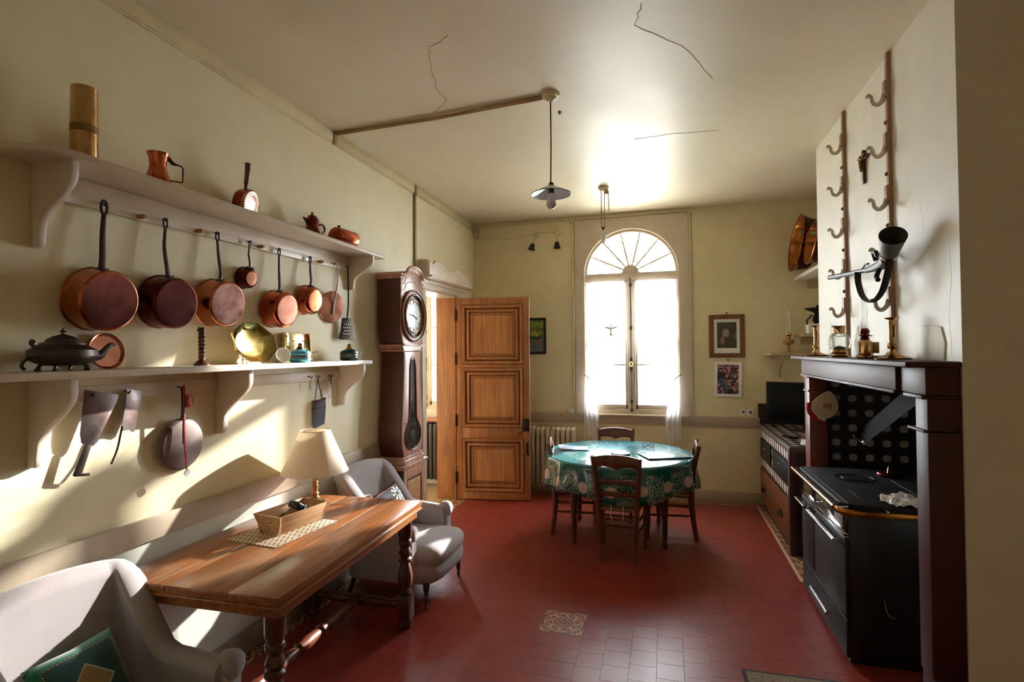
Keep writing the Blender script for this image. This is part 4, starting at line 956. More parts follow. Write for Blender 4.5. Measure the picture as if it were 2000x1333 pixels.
# ---------------------------------------------------------------- long oak table by the left wall
TA = thing('oak_table', 'long honey oak table with turned legs and stretcher against the left wall', 'table', (-1.865, 2.41, 0), math.radians(2.0))
HX, HY, TZ = 0.408, 0.685, 0.755
seams = [-HX, -0.13, 0.17, HX]
for x0, x1 in zip(seams, seams[1:]):
    b = B(); b.box((x0 + 0.0022, -HY, TZ - 0.026), (x1 - 0.0022, HY, TZ), 0.0025); b.build('top_board', M['oak'], TA)
b = B(); b.box((-HX + 0.008, -HY + 0.008, TZ - 0.038), (HX - 0.008, HY - 0.008, TZ - 0.026), 0.004); b.box((-HX + 0.002, -HY + 0.002, TZ - 0.05), (HX - 0.002, HY - 0.002, TZ - 0.038), 0.005); b.build('top_moulding', M['oak'], TA)
for (lo_, hi_) in (((-0.375, -0.655, 0.66), (0.375, -0.632, TZ - 0.05)), ((-0.375, 0.632, 0.66), (0.375, 0.655, TZ - 0.05)), ((-0.385, -0.65, 0.66), (-0.362, 0.65, TZ - 0.05)), ((0.362, -0.65, 0.66), (0.385, 0.65, TZ - 0.05))):
    b = B(); b.box(lo_, hi_, 0.003); b.build('apron', M['oak'], TA)
legp = [(0.03, 0.0), (0.04, 0.01), (0.044, 0.035), (0.036, 0.055)]
legq = [(0.034, 0.20), (0.043, 0.215), (0.036, 0.228), (0.028, 0.24), (0.042, 0.27), (0.046, 0.315), (0.034, 0.37), (0.026, 0.395), (0.041, 0.405), (0.041, 0.42), (0.028, 0.43), (0.040, 0.455), (0.028, 0.49), (0.036, 0.51), (0.040, 0.515), (0.040, 0.53), (0.033, 0.54), (0.042, 0.57), (0.042, 0.66)]
for x in (-0.325, 0.325):
    for y in (-0.60, 0.60):
        b = B(); b.lathe(legp, (x, y, 0), seg=18); b.box((x - 0.042, y - 0.042, 0.055), (x + 0.042, y + 0.042, 0.205), 0.006); b.lathe(legq, (x, y, 0), seg=20); b.build('leg', M['walnut'], TA)
sp = [(0.018, 0.0), (0.028, 0.03), (0.030, 0.05), (0.020, 0.06), (0.034, 0.075), (0.034, 0.09), (0.022, 0.10), (0.030, 0.15), (0.037, 0.21), (0.026, 0.285), (0.022, 0.30), (0.038, 0.315), (0.038, 0.34), (0.024, 0.35), (0.030, 0.37), (0.034, 0.44), (0.026, 0.48), (0.024, 0.49), (0.036, 0.5)]
sp = sp + [(r, 1 - h) for r, h in reversed(sp[:-1])]
b = B(); b.turned(sp, (0.0, -0.60, 0.14), (0.0, 0.60, 0.14), 18); b.build('stretcher', M['chair_wood'], TA)
for y in (-0.60, 0.60):
    b = B(); b.turned([(0.03, 0), (0.03, 0.06), (0.022, 0.08), (0.034, 0.25), (0.03, 0.42), (0.04, 0.44), (0.04, 0.56), (0.03, 0.58), (0.034, 0.75), (0.022, 0.92), (0.03, 0.94), (0.03, 1)], (-0.285, y, 0.14), (0.285, y, 0.14), 16); b.build('stretcher', M['walnut'], TA)

# ---------------------------------------------------------------- things on the oak table
TT = TZ + 0.0005
lp = thing('table_lamp', 'table lamp with cream cone shade and carved gilt wooden stem', 'lamp', (-2.09, 2.86, TT))
b = B(); b.lathe([(0.0, 0), (0.075, 0), (0.078, 0.008), (0.07, 0.02), (0.05, 0.034), (0.03, 0.045), (0.024, 0.052)], seg=28, caps=False); b.build('lamp_base', M['brass_dark'], lp)
b = B(); b.lathe([(0.024, 0.05), (0.018, 0.062), (0.024, 0.072), (0.013, 0.085), (0.017, 0.10), (0.019, 0.12), (0.013, 0.132), (0.02, 0.14), (0.013, 0.15), (0.016, 0.17), (0.022, 0.19), (0.024, 0.2), (0.012, 0.21), (0.012, 0.27), (0, 0.27)], seg=20, caps=False); b.build('lamp_stem', plain('gilded_wood', S(176, 124, 62), 0.4, 0.2, 0.25, 30), lp)
b = B(); b.lathe([(0.0, 0.27), (0.014, 0.27), (0.016, 0.30), (0.028, 0.345), (0.03, 0.365), (0.02, 0.39), (0, 0.396)], seg=18, caps=False); b.build('bulb', M['white'], lp)
t = NT('cream_lampshade'); t.set(S(244, 236, 224), 0.9); t.b.inputs['Transmission Weight'].default_value = 0.0
tl = t.n.new('ShaderNodeBsdfTranslucent'); tl.inputs['Color'].default_value = S(244, 232, 214); mx = t.n.new('ShaderNodeMixShader'); mx.inputs[0].default_value = 0.35
t.link(t.b.outputs[0], mx.inputs[1]); t.link(tl.outputs[0], mx.inputs[2]); t.link(mx.outputs[0], t.out.inputs['Surface']); M['shade'] = t.m
b = B(); b.lathe([(0.198, 0.205), (0.09, 0.46), (0.0875, 0.46), (0.1955, 0.205), (0.198, 0.205)], seg=48, caps=False); shd = b.build('lamp_shade', M['shade'], lp)
for r_, z_ in ((0.1968, 0.207), (0.0887, 0.459)):
    b = B(); b.tube([(r_ * math.cos(a), r_ * math.sin(a), z_) for a in [2 * PI * k / 40 for k in range(40)]], 0.0028, 6, closed=True); b.build('shade_rim', M['paper'], shd)
b = B()
for k in range(3):
    a = 2 * PI * k / 3; b.cyl((0.014 * math.cos(a), 0.014 * math.sin(a), 0.44), (0.0885 * math.cos(a), 0.0885 * math.sin(a), 0.455), 0.0016, seg=5)
b.cyl((0, 0, 0.39), (0, 0, 0.445), 0.002, seg=5); b.build('shade_carrier', M['chrome'], shd)
b = B(); b.tube(smooth_path([(0.07, 0.02, 0.006), (0.13, 0.05, 0.004), (0.19, 0.11, 0.014), (0.23, 0.17, 0.02), (0.20, 0.26, 0.004), (0.22, 0.29, -0.02), (0.22, 0.295, -0.2)], 5), 0.0035, 6); b.build('lamp_cable', M['white'], lp)
# woven mat and the wooden tray with its contents
t = NT('woven_mat'); v = t.tc.outputs['Object']; s_ = t.sep(v)
a = t.math('FRACT', t.math('ADD', t.math('MULTIPLY', s_[0], 36.0), t.math('MULTIPLY', s_[1], 22.0))); c = t.math('FRACT', t.math('SUBTRACT', t.math('MULTIPLY', s_[0], 36.0), t.math('MULTIPLY', s_[1], 22.0)))
f = t.math('MAXIMUM', t.math('MULTIPLY', t.math('GREATER_THAN', a, 0.28), t.math('GREATER_THAN', c, 0.28)), t.math('LESS_THAN', t.math('ABSOLUTE', t.math('SUBTRACT', t.math('FRACT', t.math('MULTIPLY', s_[1], 22.0)), 0.5)), 0.09))
t.set(t.mix(f, S(132, 98, 66), S(224, 208, 182)), 0.8); M['mat'] = t.m
mt = thing('woven_place_mat', 'beige lattice patterned place mat under the wooden tray', 'place mat', (-1.955, 2.415, TT), math.radians(-6))
b = B(); b.box((-0.16, -0.22, 0), (0.16, 0.22, 0.003), 0.001); b.build('mat_sheet', M['mat'], mt)
tr = thing('wooden_tray', 'pale wooden trough with flared sides holding small tools on the mat', 'tray', (-1.955, 2.48, TT + 0.0035), math.radians(-9))
pale = wood('pale_tray_wood', S(176, 132, 92), S(212, 172, 128), 'Y', 0.5)
L, bw_, tw, hh = 0.17, 0.062, 0.098, 0.10
b = B(); b.box((-bw_, -L + 0.02, 0), (bw_, L - 0.02, 0.006)); b.build('tray_base', pale, tr)
for s in (-1, 1):
    b = B(); b.prism([(s * bw_, 0), (s * tw, hh), (s * (tw - 0.008), hh), (s * (bw_ - 0.008), 0)], 'Y', -L + 0.012, L - 0.012, 0.001); b.build('tray_side', pale, tr)
for s in (-1, 1):
    # end boards with a hand hole, built as four pieces round the slot, leaning outwards
    Mx = Matrix.Translation((0, s * (L - 0.03), 0)) @ Matrix.Rotation(-s * math.radians(14), 4, 'X')
    b = B(Mx); th = 0.008
    def tw_(z): return bw_ + (tw - bw_) * z / hh
    b.prism([(-tw_(0), 0), (tw_(0), 0), (tw_(0.055), 0.055), (-tw_(0.055), 0.055)], 'Y', -th / 2, th / 2)
    b.prism([(-tw_(0.08), 0.08), (tw_(0.08), 0.08), (tw_(0.103), 0.103), (-tw_(0.103), 0.103)], 'Y', -th / 2, th / 2)
    for q in (-1, 1): b.prism([(q * 0.03, 0.055), (q * tw_(0.055), 0.055), (q * tw_(0.08), 0.08), (q * 0.03, 0.08)], 'Y', -th / 2, th / 2)
    b.build('tray_end', pale, tr)
gl = thing('spectacle_case', 'black oblong case with white stripe lying in the wooden tray', 'case', (-1.945, 2.525, TT + 0.092), rot=(math.radians(-30), math.radians(8), math.radians(-4)))
b = B(); b.box((-0.036, -0.062, -0.02), (0.036, 0.062, 0.02), 0.013, 3); b.build('case_body', plain('navy_black_plastic', S(28, 28, 40), 0.3), gl)
b = B(); b.box((-0.037, -0.004, -0.021), (0.037, 0.006, 0.0206), 0.002); b.build('white_stripe', M['white'], gl)
kn = thing('paring_knife', 'brown handled knife leaning in the wooden tray', 'knife', (-1.975, 2.40, TT + 0.075), rot=(math.radians(26), 0, math.radians(-18)))
b = B(); b.box((-0.008, -0.06, -0.005), (0.008, 0.03, 0.005), 0.003); b.build('knife_handle', M['walnut'], kn)
b = B(); b.prism([(-0.008, 0.03), (0.008, 0.03), (0.006, 0.10), (-0.004, 0.12)], 'Z', -0.001, 0.001); b.build('blade', M['steel'], kn)
cr = thing('cork_stopper', 'small brown cork stopper at the far end of the wooden tray', 'stopper', (-1.93, 2.605, TT + 0.031), rot=(math.radians(90), 0, 0.4))
b = B(); b.lathe([(0.012, -0.02), (0.015, 0.015), (0.019, 0.016), (0.019, 0.026), (0, 0.026)], seg=16); b.build('stopper_body', M['pine'], cr)

# ---------------------------------------------------------------- two low upholstered armchairs
def armchair(label, loc, rz):
    r = thing('armchair', label, 'armchair', loc, rz, group='pair of low grey armchairs')
    fab = M['grey_fabric']
    hw, xf, xb, rc = 0.285, 0.21, -0.25, 0.075
    path = []
    for k in range(9): path.append((xf + (xb + rc - xf) * k / 8, -hw))
    for k in range(1, 9): a = math.radians(-90 - 90 * k / 9); path.append((xb + rc + rc * math.cos(a), -hw + rc + rc * math.sin(a)))
    for k in range(9): path.append((xb, (-hw + rc) + 2 * (hw - rc) * k / 8))
    n0 = len(path)
    path += [(x, -y) for x, y in reversed(path[:17])]
    n = len(path); b = B(); rings = []
    for i, (x, y) in enumerate(path):
        p0 = path[max(0, i - 1)]; p1 = path[min(n - 1, i + 1)]; dx, dy = p1[0] - p0[0], p1[1] - p0[1]; l = math.hypot(dx, dy); nx, ny = dy / l, -dx / l   # outward (right of travel)
        s = 1 - min(1, max(0, (x - (xb + 0.03)) / 0.17)); s = s * s * (3 - 2 * s)       # 0 on the arms, 1 on the back
        h = 0.545 + 0.305 * s - 0.02 * (1 - s) * max(0, (x - 0.0)) / 0.2 + (0.03 * (1 - (y / hw) ** 2) * s)
        th = 0.04 + 0.004 * s
        ring = []
        prof = [(th, 0.17), (th + 0.004, 0.32), (th + 0.012, h - 0.06)] + [(math.cos(a) * (th + 0.014), h - 0.045 + 0.045 * math.sin(a)) for a in [PI * k / 8 for k in range(0, 9)]] + [(-th - 0.008, h - 0.06), (-th, 0.36), (-th, 0.17)]
        for q, z in prof:
            lean = -s * max(0, z - 0.36) * 0.22
            flare = (1 - s) * max(0, z - 0.42) * 0.18
            ring.append(b.bm.verts.new((x + nx * (q + flare) + lean, y + ny * (q + flare), z)))
        rings.append(ring)
    m_ = len(rings[0])
    for a_, c_ in zip(rings, rings[1:]):
        for k in range(m_ - 1): b.bm.faces.new((a_[k], a_[k + 1], c_[k + 1], c_[k]))
        b.bm.faces.new((a_[m_ - 1], a_[0], c_[0], c_[m_ - 1]))
    b.bm.faces.new(rings[0]); b.bm.faces.new(rings[-1])
    b.build('back_and_arms', fab, r, 60)
    # scrolled arm fronts
    for s in (-1, 1):
        b = B()
        b.lathe([(0.05, -0.03), (0.056, 0.0), (0.056, 0.012), (0.050, 0.03), (0.036, 0.042), (0.018, 0.047), (0.0, 0.048)], (xf - 0.006, s * (hw + 0.016), 0.490), 'X', 24, caps=False)
        b.prism([(-0.042, 0.17), (0.042, 0.17), (0.047, 0.49), (-0.047, 0.49)], 'X', xf - 0.01, xf + 0.022, 0.016, M=Matrix.Translation((0, s * (hw + 0.008), 0)))
        b.build('arm_front', fab, r, 60)
    b = B()
    def seatf(u, v):
        return None
    def cush(x0, x1, w0, w1, z0, z1, N=28, dome=0.03):
        bb = B(); rs = []
        for (sc, z) in ((0.90, z0), (0.985, z0 + 0.02), (1.0, (z0 + z1) / 2), (0.985, z1 - 0.03), (0.93, z1 - 0.006), (0.75, z1 + dome * 0.5), (0.4, z1 + dome * 0.9), (0.0, z1 + dome)):
            ring = []
            for k in range(N):
                a = 2 * PI * k / N; ca, sa = math.cos(a), math.sin(a); p = 0.42
                ex = math.copysign(abs(ca) ** p, ca); ey = math.copysign(abs(sa) ** p, sa)
                x = (x0 + x1) / 2 + ex * sc * (x1 - x0) / 2; w = w0 + (w1 - w0) * (x - x0) / (x1 - x0)
                ring.append(bb.bm.verts.new((x, ey * sc * w, z)) if sc > 0 else None)
            rs.append(ring)
        top = bb.bm.verts.new(((x0 + x1) / 2, 0, z1 + dome))
        for a_, c_ in zip(rs[:-2], rs[1:-1]):
            for k in range(N): bb.bm.faces.new((a_[k], a_[(k + 1) % N], c_[(k + 1) % N], c_[k]))
        for k in range(N): bb.bm.faces.new((rs[-2][k], rs[-2][(k + 1) % N], top))
        bb.bm.faces.new(list(reversed(rs[0]))); return bb
    b.bm.free()
    cush(-0.24, 0.40, 0.235, 0.30, 0.27, 0.375).build('seat_cushion', fab, r, 180)
    cush(-0.26, 0.385, 0.25, 0.325, 0.15, 0.29, dome=0.0).build('seat_base', fab, r, 60)
    for s in (-1, 1):
        b = B(); b.lathe([(0.008, 0), (0.013, 0.004), (0.013, 0.018), (0.008, 0.022), (0.010, 0.03), (0.017, 0.07), (0.012, 0.085), (0.022, 0.095), (0.013, 0.105), (0.02, 0.13), (0.024, 0.17)], (0.31, s * 0.285, 0), seg=14); b.build('front_leg', M['walnut'], r)
        b = B(); b.tube([(-0.25, s * 0.22, 0.18), (-0.28, s * 0.225, 0.08), (-0.31, s * 0.23, 0.0)], [0.02, 0.016, 0.012], 8); b.build('rear_leg', M['walnut'], r)
    return r
armchair('low grey armchair nearest the camera at the front end of the oak table', (-1.845, 1.415, 0), math.radians(0))
armchair('low grey armchair between the oak table and the tall clock', (-1.84, 3.54, 0), math.radians(0))
def pillow(name, label, m, loc, rot, w, h, t_, extra=None):
    p = thing(name, label, 'cushion', loc, rot=rot); b = B()
    for sgn in (1, -1):
        def fn(u, v):
            a, c = 2 * u - 1, 2 * v - 1; q = ((1 - a ** 4) * (1 - c ** 4)) ** 0.55
            pin = 1 - 0.06 * (1 - abs(a)) * abs(c) - 0.06 * (1 - abs(c)) * abs(a)
            return (sgn * t_ * q, a * w * pin, c * h * pin)
        b.grid(fn, 14, 14)
    bmesh.ops.remove_doubles(b.bm, verts=list(b.bm.verts), dist=0.0004); o = b.build('cushion_cover', m, p, 180)
    return p
# teal cushion with stitched border and a beige square
t = NT('teal_cushion'); s_ = t.sep(t.tc.outputs['Object']); ay, az = t.math('ABSOLUTE', s_[1]), t.math('ABSOLUTE', s_[2])
mx_ = t.math('MAXIMUM', ay, az)
dash = t.math('MULTIPLY', t.math('LESS_THAN', t.math('ABSOLUTE', t.math('SUBTRACT', mx_, 0.118)), 0.0018), t.math('GREATER_THAN', t.math('FRACT', t.math('MULTIPLY', t.math('ADD', s_[1], s_[2]), 75.0)), 0.45))
sq = t.math('LESS_THAN', t.math('ADD', ay, az), 0.07); sqe = t.math('LESS_THAN', t.math('ABSOLUTE', t.math('SUBTRACT', t.math('ADD', ay, az), 0.074)), 0.004)
col = t.mix(t.math('GREATER_THAN', mx_, 0.12), S(12, 74, 76), S(22, 118, 92)); col = t.mix(dash, col, S(196, 130, 70)); col = t.mix(sq, col, S(150, 124, 76)); col = t.mix(sqe, col, S(170, 176, 178))
t.set(col, 0.7, Sheen_Weight=0.3)
pillow('teal_cushion', 'teal green stitched cushion on the nearest armchair', t.m, (-1.955, 1.40, 0.535), (0, math.radians(-30), math.radians(2)), 0.15, 0.15, 0.045)
t = NT('dark_floral_cushion'); s_ = t.sep(t.tc.outputs['Object'])
yy = t.math('SUBTRACT', s_[1], 0.07); zz = t.math('SUBTRACT', s_[2], 0.075); rr = t.math('SQRT', t.math('ADD', t.math('MULTIPLY', yy, yy), t.math('MULTIPLY', zz, zz))); an = t.math('ARCTAN2', zz, yy)
pet = t.math('MULTIPLY', t.math('LESS_THAN', rr, 0.055), t.math('MULTIPLY', t.math('GREATER_THAN', rr, 0.016), t.math('GREATER_THAN', t.math('COSINE', t.math('MULTIPLY', an, 8.0)), 0.1)))
mx_ = t.math('MAXIMUM', t.math('ABSOLUTE', s_[1]), t.math('ABSOLUTE', s_[2])); trim = t.math('LESS_THAN', t.math('ABSOLUTE', t.math('SUBTRACT', mx_, 0.134)), 0.004)
scr = t.math('GREATER_THAN', t.noise(t.mapping((16, 16, 16)), 2.2, 2, 0.5, 1.6), 0.64)
col = t.mix(scr, S(44, 46, 62), S(150, 150, 170)); col = t.mix(pet, col, S(222, 218, 210)); col = t.mix(trim, col, S(184, 122, 110)); t.set(col, 0.8)
pillow('floral_cushion', 'dark blue cushion with white flowers on the armchair by the clock', t.m, (-1.94, 3.57, 0.55), (math.radians(10), math.radians(-28), math.radians(-10)), 0.15, 0.15, 0.042)
# ---------------------------------------------------------------- far wall: curtains, radiator, pictures, bells, sockets
M['net'] = sheer('white_net', (0.93, 0.94, 0.95, 1), 0.6)
M['net_dense'] = sheer('gathered_white_net', (0.93, 0.94, 0.95, 1), 0.12)
def curtain(sx, label):
    r = thing('net_curtain', label, 'curtain', (-0.378, YF - 0.035, 0), group='white net curtains at the arched window')
    xo = 0.52 * sx; xi = 0.055 * sx
    def fn(u, v):
        # v 0 top .. 1 tie ; u 0 outer .. 1 inner
        z = 2.50 - v * (2.50 - 1.32)
        g = max(0, (v - 0.55) / 0.45); g = g * g
        xin = xi + (xo - 0.05 * sx - xi) * g
        x = xo + (xin - xo) * u
        z2 = z + (1 - u) * 0.0 - u * g * 0.0 + (0.10 * g * (1 - u))
        y = 0.004 * math.sin(u * 60) * (1 - 0.5 * g) - 0.012 * g * math.sin(u * PI)
        return (x, y, z2)
    b = B(); b.grid(fn, 60, 24); b.build('net_panel', M['net'], r, 180)
    def tail(u, v):
        z = 1.40 - v * (1.40 - 0.66) + 0.03 * math.sin(u * 6)
        w = 0.035 + 0.085 * min(1, v * 1.7) - 0.02 * max(0, v - 0.6); c = xo - sx * (0.012 + 0.05 * min(1, v * 1.6))
        return (c + sx * (0.5 - u) * 2 * w * 0.72 * 1.0, -0.035 - 0.012 * math.cos(u * 2 * PI * 3.5) * (0.4 + v), z)
    b = B(); b.grid(tail, 44, 16); b.build('gathered_tail', M['net_dense'], r, 180)
    b = B(); b.tube([(xo - sx * 0.05, -0.05, 1.36), (xo - sx * 0.01, -0.052, 1.39), (xo + sx * 0.02, -0.03, 1.41)], 0.006, 6); b.ball((xo + sx * 0.022, -0.02, 1.412), 0.009, seg=8); b.build('tie_back', M['brass_dark'], r)
curtain(-1, 'white net curtain tied back on the left side of the arched window')
curtain(1, 'white net curtain tied back on the right side of the arched window')
bd = thing('hanging_bird', 'small white paper bird hanging on a thread in the left casement', 'ornament', (-0.60, YF - 0.085, 1.945))
b = B(); b.ball((0, 0, -0.02), 0.02, (0.8, 0.8, 1.9), 12); b.ball((0, -0.004, 0.028), 0.013, seg=10); b.prism([(-0.012, -0.05), (0.012, -0.05), (0.02, -0.085), (-0.02, -0.085)], 'Y', -0.002, 0.002); b.build('bird_body', M['white'], bd)
for s in (-1, 1):
    b = B(); b.prism([(s * 0.008, 0.012), (s * 0.075, 0.028), (s * 0.085, 0.016), (s * 0.05, 0.0), (s * 0.01, -0.015)], 'Y', -0.0015, 0.0015, M=Matrix.Rotation(s * 0.2, 4, 'Z')); b.build('wing', M['white'], bd)
b = B(); b.tube([(0, 0, 0.035), (0, 0, 0.35), (0, 0.03, 0.62)], 0.0009, 4); b.build('thread', M['white'], bd)

def radiator(label, x0, n, m, pitch=0.06, h=0.70, z0=0.09, y=YF - 0.12):
    r = thing('radiator', label, 'radiator', (x0, y, 0)); me = None
    b = B(); prof = [(-0.07, z0 + 0.05)] + [(-0.07 + 0.035 - 0.035 * math.cos(a), z0 + h - 0.035 + 0.035 * math.sin(a)) for a in [PI * k / 10 for k in range(0, 6)]] + [(0.07 - 0.035 + 0.035 * math.sin(a), z0 + h - 0.035 + 0.035 * math.cos(a)) for a in [PI * k / 10 for k in range(0, 6)]] + [(0.07, z0 + 0.03), (0.045, z0), (-0.045, z0)]
    b.prism(prof, 'X', -0.022, 0.022, 0.012)
    first = b.build('section', m, r); first.location.x = 0
    for i in range(1, n):
        o = first.copy(); COL.objects.link(o); o.location.x = i * pitch
    for i in range(1, n): pass
    b = B(); b.cyl((-0.02, 0, z0 + 0.06), ((n - 1) * pitch + 0.02, 0, z0 + 0.06), 0.03, seg=12); b.cyl((-0.02, 0, z0 + h - 0.07), ((n - 1) * pitch + 0.02, 0, z0 + h - 0.07), 0.03, seg=12); b.build('connecting_pipe', m, r)
    for i in (0, n - 1):
        b = B(); b.box((i * pitch - 0.02, -0.05, 0), (i * pitch + 0.02, 0.05, z0 + 0.01), 0.006); b.build('foot', m, r)
    return r
radiator('cream cast iron radiator behind the open door and left of the window', -1.76, 13, plain('cream_radiator_paint', S(204, 196, 168), 0.4))
radiator('dark cast iron radiator under the window of the next room', -3.38, 13, plain('dark_grey_radiator', S(74, 66, 62), 0.4))

def picture(label, x0, x1, z0, z1, fw, fm, art, mat_w=0.0, pin=True, tilt=0.0, cat='picture'):
    cx, cz = (x0 + x1) / 2, (z0 + z1) / 2; hw, hh = (x1 - x0) / 2, (z1 - z0) / 2
    r = thing('picture', label, cat, (cx, YF - 0.002, cz), rot=(0, tilt, 0)); b = B()
    for lo_, hi_ in (((-hw, -0.022, -hh), (-hw + fw, 0, hh)), ((hw - fw, -0.022, -hh), (hw, 0, hh)), ((-hw + fw, -0.022, hh - fw), (hw - fw, 0, hh)), ((-hw + fw, -0.022, -hh), (hw - fw, 0, -hh + fw))): b.box(lo_, hi_, 0.004)
    b.build('picture_frame', fm, r)
    if mat_w:
        b = B(); b.box((-hw + fw, -0.010, -hh + fw), (hw - fw, -0.004, hh - fw)); b.build('mount', M['paper'], r)
    b = B(); k = fw + mat_w; kb = fw + mat_w * (1.7 if mat_w else 1); b.box((-hw + k, -0.0115, -hh + kb), (hw - k, -0.003, hh - k)); b.build('print', art, r)
    if pin:
        b = B(); b.ball((0, -0.012, hh + 0.02), 0.012, seg=10); b.cyl((0, -0.01, hh + 0.02), (0, 0.0, hh + 0.02), 0.004, seg=6); b.build('hanging_pin', M['brass_dark'], r)
    return r
# still life with green fruit
t = NT('still_life_print'); s_ = t.sep(t.tc.outputs['Object']); x, z = s_[0], s_[2]
def ell(cx, cz, rx, rz): return t.math('LESS_THAN', t.math('ADD', t.math('POWER', t.math('DIVIDE', t.math('SUBTRACT', x, cx), rx), 2.0), t.math('POWER', t.math('DIVIDE', t.math('SUBTRACT', z, cz), rz), 2.0)), 1.0)
nz = t.noise(t.mapping((6, 6, 6)), 3.0, 4)
col = t.mix(t.math('LESS_THAN', z, -0.04), t.ramp(nz, [(0.35, S(70, 92, 52)), (0.6, S(136, 160, 70)), (0.7, S(112, 104, 82))]), t.ramp(nz, [(0.3, S(84, 96, 104)), (0.7, S(130, 140, 146))]))
col = t.mix(ell(0.04, -0.01, 0.09, 0.035), col, S(70, 92, 66)); col = t.mix(ell(0.03, 0.02, 0.05, 0.04), col, S(150, 160, 66)); col = t.mix(ell(0.065, 0.025, 0.03, 0.034), col, S(168, 166, 74)); col = t.mix(ell(0.072, 0.055, 0.014, 0.024), col, S(150, 96, 52)); col = t.mix(ell(0.085, -0.085, 0.026, 0.026), col, S(166, 92, 84)); col = t.mix(ell(0.03, -0.018, 0.095, 0.012), col, S(58, 70, 60))
t.set(col, 0.4); picture('black framed still life of green fruit half hidden by the open door', -1.735, -1.385, 1.653, 2.093, 0.028, plain('black_frame', S(24, 24, 28), 0.4), t.m, pin=False)
t = NT('dark_sepia_print'); s_ = t.sep(t.tc.outputs['Object']); x, z = s_[0], s_[2]; nz = t.noise(t.mapping((9, 9, 9)), 2.5, 4)
col = t.ramp(nz, [(0.3, S(50, 44, 34)), (0.7, S(84, 76, 58))]); col = t.mix(ell(-0.01, 0.035, 0.035, 0.045), col, S(150, 136, 108)); col = t.mix(ell(-0.045, -0.045, 0.02, 0.05), col, S(140, 116, 90)); col = t.mix(ell(0.09, 0.0, 0.012, 0.04), col, S(110, 100, 78))
t.set(col, 0.3); picture('brown wooden frame with a dark sepia print in a white mount', 0.474, 0.843, 1.60, 2.077, 0.05, wood('brown_frame_wood', S(98, 56, 28), S(140, 86, 46), 'Z', 0.35), t.m, 0.034)
t = NT('pink_blossom_print'); v = t.mapping((1, 1, 1)); vo = t.n.new('ShaderNodeTexVoronoi'); vo.inputs['Scale'].default_value = 46; t.link(v, vo.inputs['Vector'])
col = t.ramp(t.sep(vo.outputs['Color'])[0], [(0.0, S(48, 34, 44)), (0.3, S(150, 84, 110)), (0.5, S(206, 150, 168)), (0.72, S(110, 110, 70)), (1.0, S(52, 50, 40))], 'CONSTANT')
s_ = t.sep(t.tc.outputs['Object']); col = t.mix(t.math('MULTIPLY', t.math('LESS_THAN', t.math('ABSOLUTE', t.math('ADD', t.math('ADD', s_[0], 0.085), t.math('MULTIPLY', s_[2], 0.5))), 0.018), t.math('LESS_THAN', s_[2], 0.02)), col, S(58, 88, 128))
col = t.mix(t.math('LESS_THAN', t.noise(v, 8, 2), 0.42), col, S(46, 34, 42))
t.set(col, 0.3); picture('white framed print of pink blossom hanging below the sepia print', 0.52, 0.808, 1.167, 1.556, 0.034, M['white'], t.m, tilt=math.radians(1.2))
for i, x in enumerate((0.815, 0.888)):
    s = thing('wall_socket', ['left', 'right'][i] + ' one of two white wall sockets above the far chair rail', 'socket', (x, YF, 1.0), group='pair of wall sockets')
    b = B(); b.box((-0.03, -0.022, -0.033), (0.03, 0, 0.033), 0.006); b.build('socket_plate', M['white'], s)
    b = B(); b.cyl((0, -0.0225, 0.004), (0, -0.015, 0.004), 0.018, seg=18); b.build('socket_recess', plain('grey_recess', S(120, 112, 104), 0.5), s)
for i, (x, z, tl) in enumerate(((-1.497, 3.105, 0.30), (-1.233, 3.115, 0.0))):
    r = thing('servant_bell', ['left hand black bell hanging askew from its wall roundel', 'right hand black bell hanging straight beside the window'][i], 'bell', (x, YF, z), group='pair of servant bells')
    b = B(); b.lathe([(0.0, 0), (0.036, 0), (0.034, 0.012), (0.012, 0.03), (0, 0.032)], (0, 0, 0), 'Y', 20, M=Matrix.Rotation(PI, 4, 'Z'), caps=False); b.build('roundel', M['cream_trim'], r)
    Mt = Matrix.Rotation(tl, 4, 'Y')
    b = B(Mt); b.box((-0.007, -0.036, -0.12), (0.007, -0.031, 0.0), 0.001); b.build('spring_strip', M['cream_trim'], r)
    b = B(Mt); b.lathe([(0.0, -0.11), (0.012, -0.112), (0.026, -0.125), (0.03, -0.16), (0.046, -0.19), (0.042, -0.19), (0.026, -0.16), (0, -0.13)], (0, -0.045, 0), seg=24, caps=False); b.ball((0, -0.045, -0.19), 0.011, seg=8); b.build('bell_cup', M['matt_black'], r)
b = B(); b.tube([(-1.233, YF - 0.012, 3.125), (-1.36, YF - 0.012, 3.128), (-1.497, YF - 0.012, 3.13), (-1.75, YF - 0.012, 3.08), (-2.23, YF - 0.012, 3.12)], 0.0035, 5); tag(b.build('bell_wire', M['cream_trim']), 'thin cream wire running from the bells to the corner box', 'wire')

